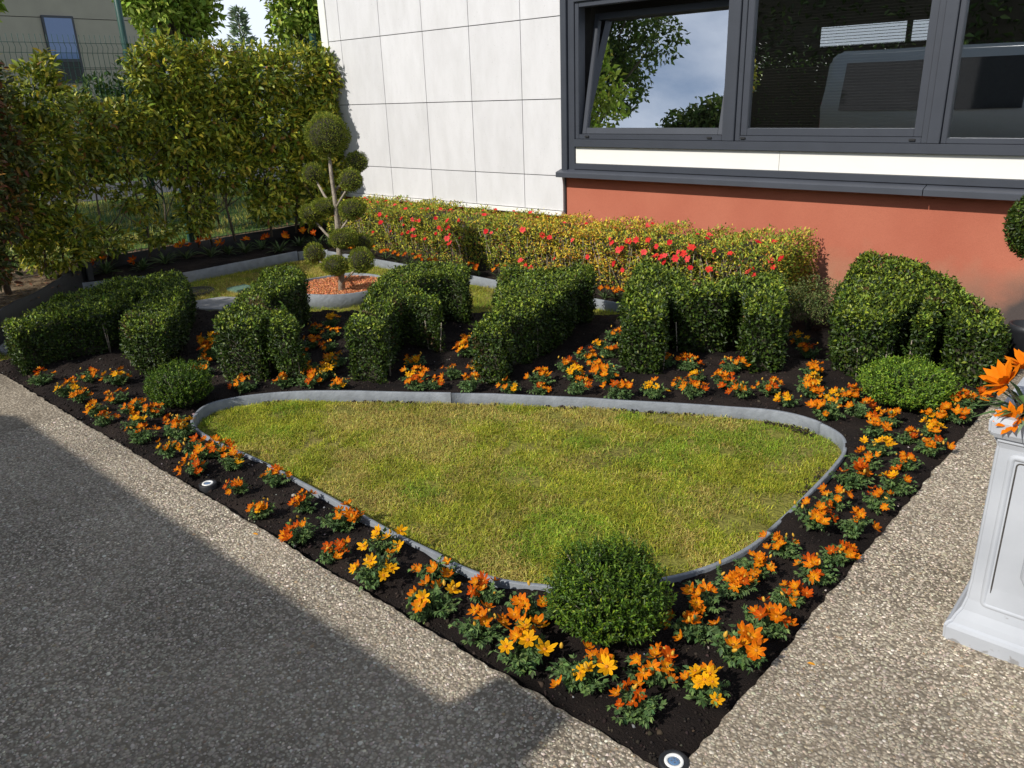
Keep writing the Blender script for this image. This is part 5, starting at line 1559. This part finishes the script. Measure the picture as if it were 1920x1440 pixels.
# right-hand dense part against the building
loose_shrub('fence_shrub', (-8.50, 5.45, .08), 'dense yellow-green shrub on the fence next to the white panels',
            [(.0, .35, 1.72, .24, .42, .40), (.0, -.15, 1.75, .24, .42, .38), (.02, .42, 1.2, .26, .34, .40), (.02, -.1, 1.25, .26, .42, .42), (.02, .36, .72, .24, .34, .40), (.0, -.15, .72, .24, .36, .36), (.04, .30, .32, .20, .32, .26), (.04, -.3, .40, .18, .28, .24), (.02, .60, 1.75, .22, .24, .36), (.02, .58, 1.2, .22, .24, .42), (.04, .56, .66, .2, .22, .36)], 14500, (.055, .095), HC, HW, stems_for([(0, .3), (0, 0), (.02, -.35)], 1.6), group=HG)
loose_shrub('fence_shrub', (-8.62, 4.45, .08), 'yellow-green shrub behind the middle fence post, open at its foot',
            [(.0, .3, 1.78, .24, .40, .34), (.0, -.22, 1.80, .22, .34, .36), (.02, .25, 1.32, .25, .40, .38), (.02, -.25, 1.30, .24, .34, .40), (.02, .2, .86, .22, .36, .30), (.0, -.3, .92, .20, .26, .24), (.05, -.18, .42, .15, .2, .26)], 10500, (.055, .095), HC, HW, stems_for([(0, .25), (0, -.2), (.03, -.05)], 1.6), group=HG)
loose_shrub('fence_shrub', (-8.55, 3.45, .08), 'thin shrub on the fence with gaps, left of the middle post',
            [(.0, .35, 1.32, .18, .22, .26), (.0, .05, 1.05, .22, .30, .24), (.0, -.25, 1.35, .22, .26, .34), (.0, -.30, .95, .22, .24, .26), (.03, .15, .62, .18, .22, .14), (.0, .45, 1.85, .12, .14, .22), (.0, -.2, .22, .22, .22, .14), (.0, .1, 1.4, .2, .3, .2), (.05, .3, .25, .16, .2, .14)], 4800, (.055, .09), HD, HW, stems_for([(0, .2), (0, -.2)], 1.5, .013), group=HG)
loose_shrub('fence_shrub', (-8.30, 2.72, .08), 'leafy upright shrub on the left with yellow tips',
            [(.0, .10, 1.60, .22, .24, .32), (.0, .05, 1.15, .28, .30, .36), (.05, -.1, .80, .28, .28, .28), (.0, -.25, 1.35, .24, .26, .36), (.05, .15, .38, .2, .22, .16), (0, .22, 1.85, .09, .09, .16), (.1, -.3, .55, .25, .25, .25), (.08, -.1, .22, .25, .3, .14)], 6400, (.055, .09), HD, HW, stems_for([(0, 0), (.05, -.2), (-.05, .15)], 1.5, .015), group=HG)
loose_shrub('fence_shrub', (-7.72, 1.95, .08), 'dark reddish-leaved shrub with a bare grey trunk at the left edge',
            [(.0, -.05, 1.45, .34, .34, .40), (.1, -.1, 1.02, .36, .36, .34), (-.05, .12, .72, .30, .30, .26), (0, 0, 1.80, .2, .2, .22), (.18, -.25, .60, .26, .26, .24), (-.2, .25, 1.2, .34, .34, .4), (-.25, .3, 1.7, .25, .25, .3), (.15, -.1, .34, .25, .25, .18)], 8000, (.05, .085), [(.07, .085, .02), (.05, .07, .016), (.16, .06, .025), (.13, .12, .025), (.28, .16, .03)], [4, 4, 2, 2, 1], [([(-.12, .12, 0), (-.10, .10, .22), (-.04, .05, .5), (0, 0, 1.0), (.02, 0, 1.5)], [.034, .03, .026, .02, .01]), ([(-.06, .06, .45), (.12, -.06, .7), (.2, -.1, 1.0)], [.016, .012, .006]), ([(-.05, .05, .4), (-.15, .15, .65), (-.12, .2, .9)], [.014, .01, .005])], group=HG)
loose_shrub('fence_shrub', (-6.75, .52, .08), 'unseen shrub on bare stems outside the left edge, added to shade the leftmost hedge', [(.1, 0, 1.85, .55, .34, .42), (.55, .06, 1.62, .42, .32, .36), (-.45, 0, 1.7, .55, .36, .42), (.0, 0, 1.40, .5, .32, .3), (-.9, .1, 1.4, .5, .36, .5)], 6200, (.06, .10), HC, HW, stems_for([(-.1, 0), (.1, .02), (-.5, 0)], 1.5, .022), group=HG)  # added out of view to throw shade over the leftmost hedge
# darker hedge on the neighbour's side
loose_shrub('neighbour_hedge', (-9.7, 4.2, .1), 'dark green hedge close behind the wire fence', [(0, .3, 1.45, .3, .45, .55), (0, -.25, 1.35, .3, .35, .5), (0, .9, 1.4, .3, .45, .6), (0, 1.6, 1.4, .3, .45, .6)], 5200, (.06, .10), [(.035, .07, .014), (.05, .095, .018), (.08, .13, .022)], [3, 3, 1.2], stems_for([(0, .2), (0, .9), (0, 1.5)], 1.4), cat='hedge')
# hedge along the far side of the side road
loose_shrub('roadside_hedge', (-19.2, 12, .1), 'long dark hedge on the far side of the side road', [(0, k * 1.6 - 10, .9, .8, 1.2, 1.1) for k in range(14)], 9000, (.12, .2), [(.035, .065, .014), (.05, .09, .018)], [1, 1], None, cat='hedge')

# ------------------------------------------------------------------ trees
def tree(name, loc, label, h, crown_z, rx, rz, nl, L, cols, w, seed, trunk_r=.14, group=None, clumps=26):
    r = np.random.default_rng(seed)
    lobes = []
    for i in range(clumps):
        d = r.normal(size=3); d /= np.linalg.norm(d)
        q = d * np.array([rx, rx, rz]) * r.uniform(.35, .92)
        s = r.uniform(.22, .40)
        lobes.append((q[0], q[1], crown_z + q[2], rx * s, rx * s, rz * s * .85))
    o = empty(name, loc)
    tag(o, label, 'tree', group)
    P, D = [], []
    per = nl // clumps
    for l in lobes:
        d = rand_dir(per)
        P.append(d * np.array(l[3:6]) * (rng.uniform(.35, 1.1, per) ** .6)[:, None] + np.array(l[:3])); D.append(d)
    P = np.concatenate(P); d = np.concatenate(D); n = len(P)
    LL = rng.uniform(*L, n)
    link('crown', leaf_mesh('crown', P, nrm(d * .5 + rand_dir(n) + np.array([0, 0, -.2])), nrm(rand_dir(n) + np.array([0, 0, .6])), LL, LL * .5, palette(n, cols, w, .2), M['leaf_matt'], droop=.25), o)['kind'] = 'stuff'
    br = [([(0, 0, -.2), (.03, .02, crown_z * .4), (0, .05, crown_z * .8), (.05, 0, crown_z + rz * .5)], [trunk_r, trunk_r * .8, trunk_r * .6, trunk_r * .2])]
    for l in lobes[:14]:
        br.append(([(0, .03, crown_z * .6 + (l[2] - crown_z) * .25), (l[0] * .5, l[1] * .5, (crown_z * .7 + l[2]) * .5), l[:3]], [trunk_r * .4, trunk_r * .25, trunk_r * .08]))
    link('trunk', tubes_mesh('trunk', br, M['dark_bark'], 7), o)
    return o
MAP = [(.27, .38, .045), (.36, .46, .07), (.18, .27, .035), (.46, .52, .10)]
tree('maple_tree', (-16.0, 8.25, .1), 'bright green maple with full crown behind the fence hedge', 6.5, 3.75, 1.12, 1.75, 12000, (.10, .17), MAP, [4, 3, 2, 1.5], 7)
tree('maple_tree', (-14.6, 10.35, .1), 'bright green tree beside the white building corner', 7, 3.7, .85, 1.9, 9000, (.10, .17), MAP, [4, 3, 2, 1.5], 8)
tree('maple_tree', (-13.5, 3.85, .1), 'leafy tree cut off by the top left corner', 6, 3.7, .8, 1.05, 3600, (.10, .16), MAP, [4, 3, 2, 1], 9)
tree('verge_tree', (-12.9, -1.6, .1), 'tree on the verge left of the view, shading the grass beyond the fence', 8, 5.0, 2.4, 2.0, 7000, (.14, .24), MAP, [4, 3, 2, 1], 19, .18)
# slim conifer in the gap
cf = empty('conifer_tree', (-20.6, 12.3, .1))
tag(cf, 'slim pointed conifer in the gap between the bright trees', 'tree')
n = 1000
zz = rng.random(n) ** .7
aa = rng.uniform(0, 2 * np.pi, n)
rad = (1 - zz) * .62 * rng.uniform(.25, 1.1, n) * (.55 + .9 * (np.sin(zz * 40 + aa * 2) > 0)) + .04
P = np.stack([np.cos(aa) * rad, np.sin(aa) * rad, .6 + zz * 3.2], 1)
link('crown', leaf_mesh('crown', P, nrm(np.stack([np.cos(aa), np.sin(aa), np.full(n, .35)], 1) + rand_dir(n) * .5), rand_dir(n), rng.uniform(.14, .26, n), .06, palette(n, [(.20, .27, .17), (.26, .33, .2)], [1, 1]), M['leaf_matt']), cf)['kind'] = 'stuff'
link('trunk', tubes_mesh('trunk', [([(0, 0, -.2), (0, 0, 3.7)], [.09, .015])], M['dark_bark'], 7), cf)
# trees and hedge across the street behind the viewer: they are what the windows reflect
DK = [(.07, .115, .02), (.10, .16, .028), (.05, .08, .016), (.15, .20, .04)]
tree('street_tree', (-21.8, -15.5, -.05), 'tall tree across the street mirrored at the left of the tilted window', 16, 12.6, 3.3, 3.6, 9000, (.2, .34), DK, [4, 3, 2, 1], 21, .22)
tree('street_tree', (-13.9, -12.4, -.05), 'lower tree across the street mirrored at the foot of the tilted window', 9, 7.2, 1.9, 1.9, 6000, (.16, .28), DK, [4, 3, 2, 1], 22, .2)
loose_shrub('backdrop_screen', (-11.0, -14.5, -.3), 'tall evergreen screen across the street, added as a dark backdrop for the window reflections', [(k * 1.7 - 13.6, 0, 2.6, 1.5, 1.0, 3.2) for k in range(17)], 16000, (.2, .34), [(.04, .07, .016), (.06, .10, .02), (.09, .14, .03)], [3, 3, 1], None, six=False, cat='hedge', core=(-14.6, 14.6, -.5, .5, 0, 4.9))  # added mass that keeps bright sky out of the window reflections
loose_shrub('street_hedge', (-8.3, -5.2, -.06), 'clipped street hedge mirrored left of the van', [(k * .9 - 3.6, 0, 1.1, .7, .5, 1.25) for k in range(9)], 8000, (.05, .09), [(.04, .075, .015), (.06, .105, .02), (.09, .14, .03)], [3, 3, 1], None, cat='hedge', core=(-3.9, 3.9, -.3, .3, 0, 1.95))

# ------------------------------------------------------------------ neighbour building and lamp pole
nb = empty('neighbour_building', (-24.0, 9.0, .1))
tag(nb, 'beige building with a dark framed upper window beyond the fence', 'building')
def nbx(name, x0, x1, y0, y1, z0, z1, mat, parent=None, bev=.0):
    return box(name, x0, x1, y0, y1, z0, z1, mat, parent or nb, bev)
for i, (a, b) in enumerate([(0, 1.25), (1.255, 2.5), (2.505, 3.75), (3.755, 5.0)]):
    nbx('wall_band', -6, 0, -9, 2.4, a, b - .012, M['beige_wall'])
nbx('wall_core', -5.99, -.03, -8.98, 2.37, 0, 4.98, M['dark_void'])
nbx('roof_overhang', -6.3, .45, -9.3, 2.7, 5.0, 5.22, M['white_wall'])
w_ = nbx('window', -.02, .05, -.36, .44, 2.15, 3.80, M['anthracite'], None, .01)
link('pane', np_mesh('pane', [(.056, -.30, 2.75), (.056, .38, 2.75), (.056, .38, 3.74), (.056, -.30, 3.74)], [(0, 1, 2, 3)], mat_simple('sky_painted_glass', (.16, .24, .45), .03, var=.02)), w_)  # sky reflection of the upper pane put in as blue base colour
link('pane', np_mesh('pane', [(.056, -.30, 2.21), (.056, .38, 2.21), (.056, .38, 2.68), (.056, -.30, 2.68)], [(0, 1, 2, 3)], M['dark_glass']), w_)
wh = empty('white_house', (-26.0, 15.0, .1))
tag(wh, 'pale low building glimpsed through the fence behind the hedge', 'building')
box('wall', -4, 0, -2.5, 3.5, 0, 2.9, M['white_wall'], wh, 0)
box('roof', -4.2, .2, -2.7, 3.7, 2.9, 3.1, M['anthracite'], wh, 0)
lp = empty('lamp_pole', (-12.0, 5.35, .1))
tag(lp, 'blue-green steel pole rising behind the fence hedge', 'pole')
link('shaft', tubes_mesh('shaft', [([(0, 0, -.1), (0, 0, 2.0), (0, 0, 4.6)], [.05, .045, .04])], M['fence_green'], 12), lp)
link('lamp_head', bm_mesh('lamp_head', lathe_bm([(.001, 4.6), (.06, 4.62), (.16, 4.8), (.15, 4.86), (.001, 4.92)], 20), M['steel']), lp)

# ------------------------------------------------------------------ van parked behind the viewer (throws the shade on the paving, shows in the glass)
VX0, VX1, VY0, VY1 = -5.42, -.40, -2.94, -1.17
van = empty('parked_van', ((VX0 + VX1) / 2, (VY0 + VY1) / 2, 0))
tag(van, 'pale grey van parked behind the viewer, mirrored in the windows', 'van')
hx = (VX1 - VX0) / 2; hy = (VY1 - VY0) / 2
prof = [(-hx, .35), (-hx, 1.2), (-hx + .06, 1.90), (-hx + .22, 2.03), (hx - 1.02, 2.03), (hx - .88, 1.97), (hx - .40, 1.22), (hx - .10, 1.05), (hx + .02, .75), (hx, .35)]
bb = bmesh.new()
v0 = [bb.verts.new((x, -hy, z)) for x, z in prof]
v1 = [bb.verts.new((x, hy, z)) for x, z in prof]
for k in range(len(prof)):
    q = (k + 1) % len(prof)
    bb.faces.new((v0[k], v0[q], v1[q], v1[k]))
bb.faces.new(v0[::-1]); bb.faces.new(v1)
for v in bb.verts:
    if v.co.z > 1.05: v.co.y *= 1 - .10 * (v.co.z - 1.05)
bmesh.ops.bevel(bb, geom=bb.edges[:], offset=.05, segments=3, affect='EDGES')
link('body', bm_mesh('body', bb, M['van_paint'], True), van)
for sy in (-1, 1):
    for nm, xs in (('rear_side_window', [(-hx + .30, 1.15), (-hx + 1.55, 1.15), (-hx + 1.55, 1.86), (-hx + .36, 1.86)]), ('middle_side_window', [(-hx + 1.68, 1.15), (-hx + 2.9, 1.15), (-hx + 2.9, 1.86), (-hx + 1.68, 1.86)]), ('front_side_window', [(-hx + 3.05, 1.15), (hx - .72, 1.15), (hx - 1.05, 1.84), (-hx + 3.05, 1.84)])):
        pts = [(x, sy * (hy * (1 - .10 * (z - 1.05)) + .008), z) for x, z in xs]
        link(nm, np_mesh(nm, pts, [(0, 1, 2, 3)], M['dark_glass']), van)
    for x in (-hx + .75, hx - .75):
        wh_ = link('wheel', bm_mesh('wheel', lathe_bm([(.001, -.10), (.24, -.10), (.31, -.085), (.325, 0), (.31, .085), (.24, .10), (.001, .10)], 28), M['tyre'], True), van, (x, sy * (hy - .09), .325), (math.pi / 2, 0, 0))
        link('rim', bm_mesh('rim', lathe_bm([(.001, .112), (.08, .115), (.19, .108), (.205, .095)], 24), M['steel'], True), wh_, None, (0 if sy < 0 else math.pi, 0, 0))
    link('door_handle', bm_mesh('door_handle', box_bm(-hx + 3.08, -hx + 3.26, sy * hy - .02, sy * hy + .02, 1.0, 1.03, .006), M['black_rubber']), van)
    link('wing_mirror', bm_mesh('wing_mirror', box_bm(hx - .95, hx - .82, sy * (hy + .12) - .10, sy * (hy + .12) + .10, 1.15, 1.38, .03), M['black_rubber']), van)
    link('headlight', bm_mesh('headlight', box_bm(hx - .12, hx + .025, sy * hy * .78 - .14, sy * hy * .78 + .14, .72, .92, .02), M['lamp_glass']), van)
    link('tail_light', bm_mesh('tail_light', box_bm(-hx - .012, -hx + .06, sy * hy * .88 - .05, sy * hy * .88 + .05, .8, 1.3, .01), M['red_glass']), van)
ws = [(hx - .44, 1.27), (hx - .84, 1.90)]
pts = [(ws[0][0] + .012, -hy * .86, ws[0][1] + .01), (ws[0][0] + .012, hy * .86, ws[0][1] + .01), (ws[1][0] + .012, hy * .8, ws[1][1] + .01), (ws[1][0] + .012, -hy * .8, ws[1][1] + .01)]
link('windscreen', np_mesh('windscreen', pts, [(0, 1, 2, 3)], M['dark_glass']), van)
link('bumper', bm_mesh('bumper', box_bm(hx - .1, hx + .06, -hy + .02, hy - .02, .32, .55, .03), M['black_rubber']), van)
link('shadow_bump_box', bm_mesh('shadow_bump_box', box_bm(hx - 1.30, hx - 1.03, hy - .55, hy - .10, 1.95, 2.16, .01), M['van_paint']), van)  # unseen box added on the roof to bump out the van's shadow

bpy.context.view_layer.update()
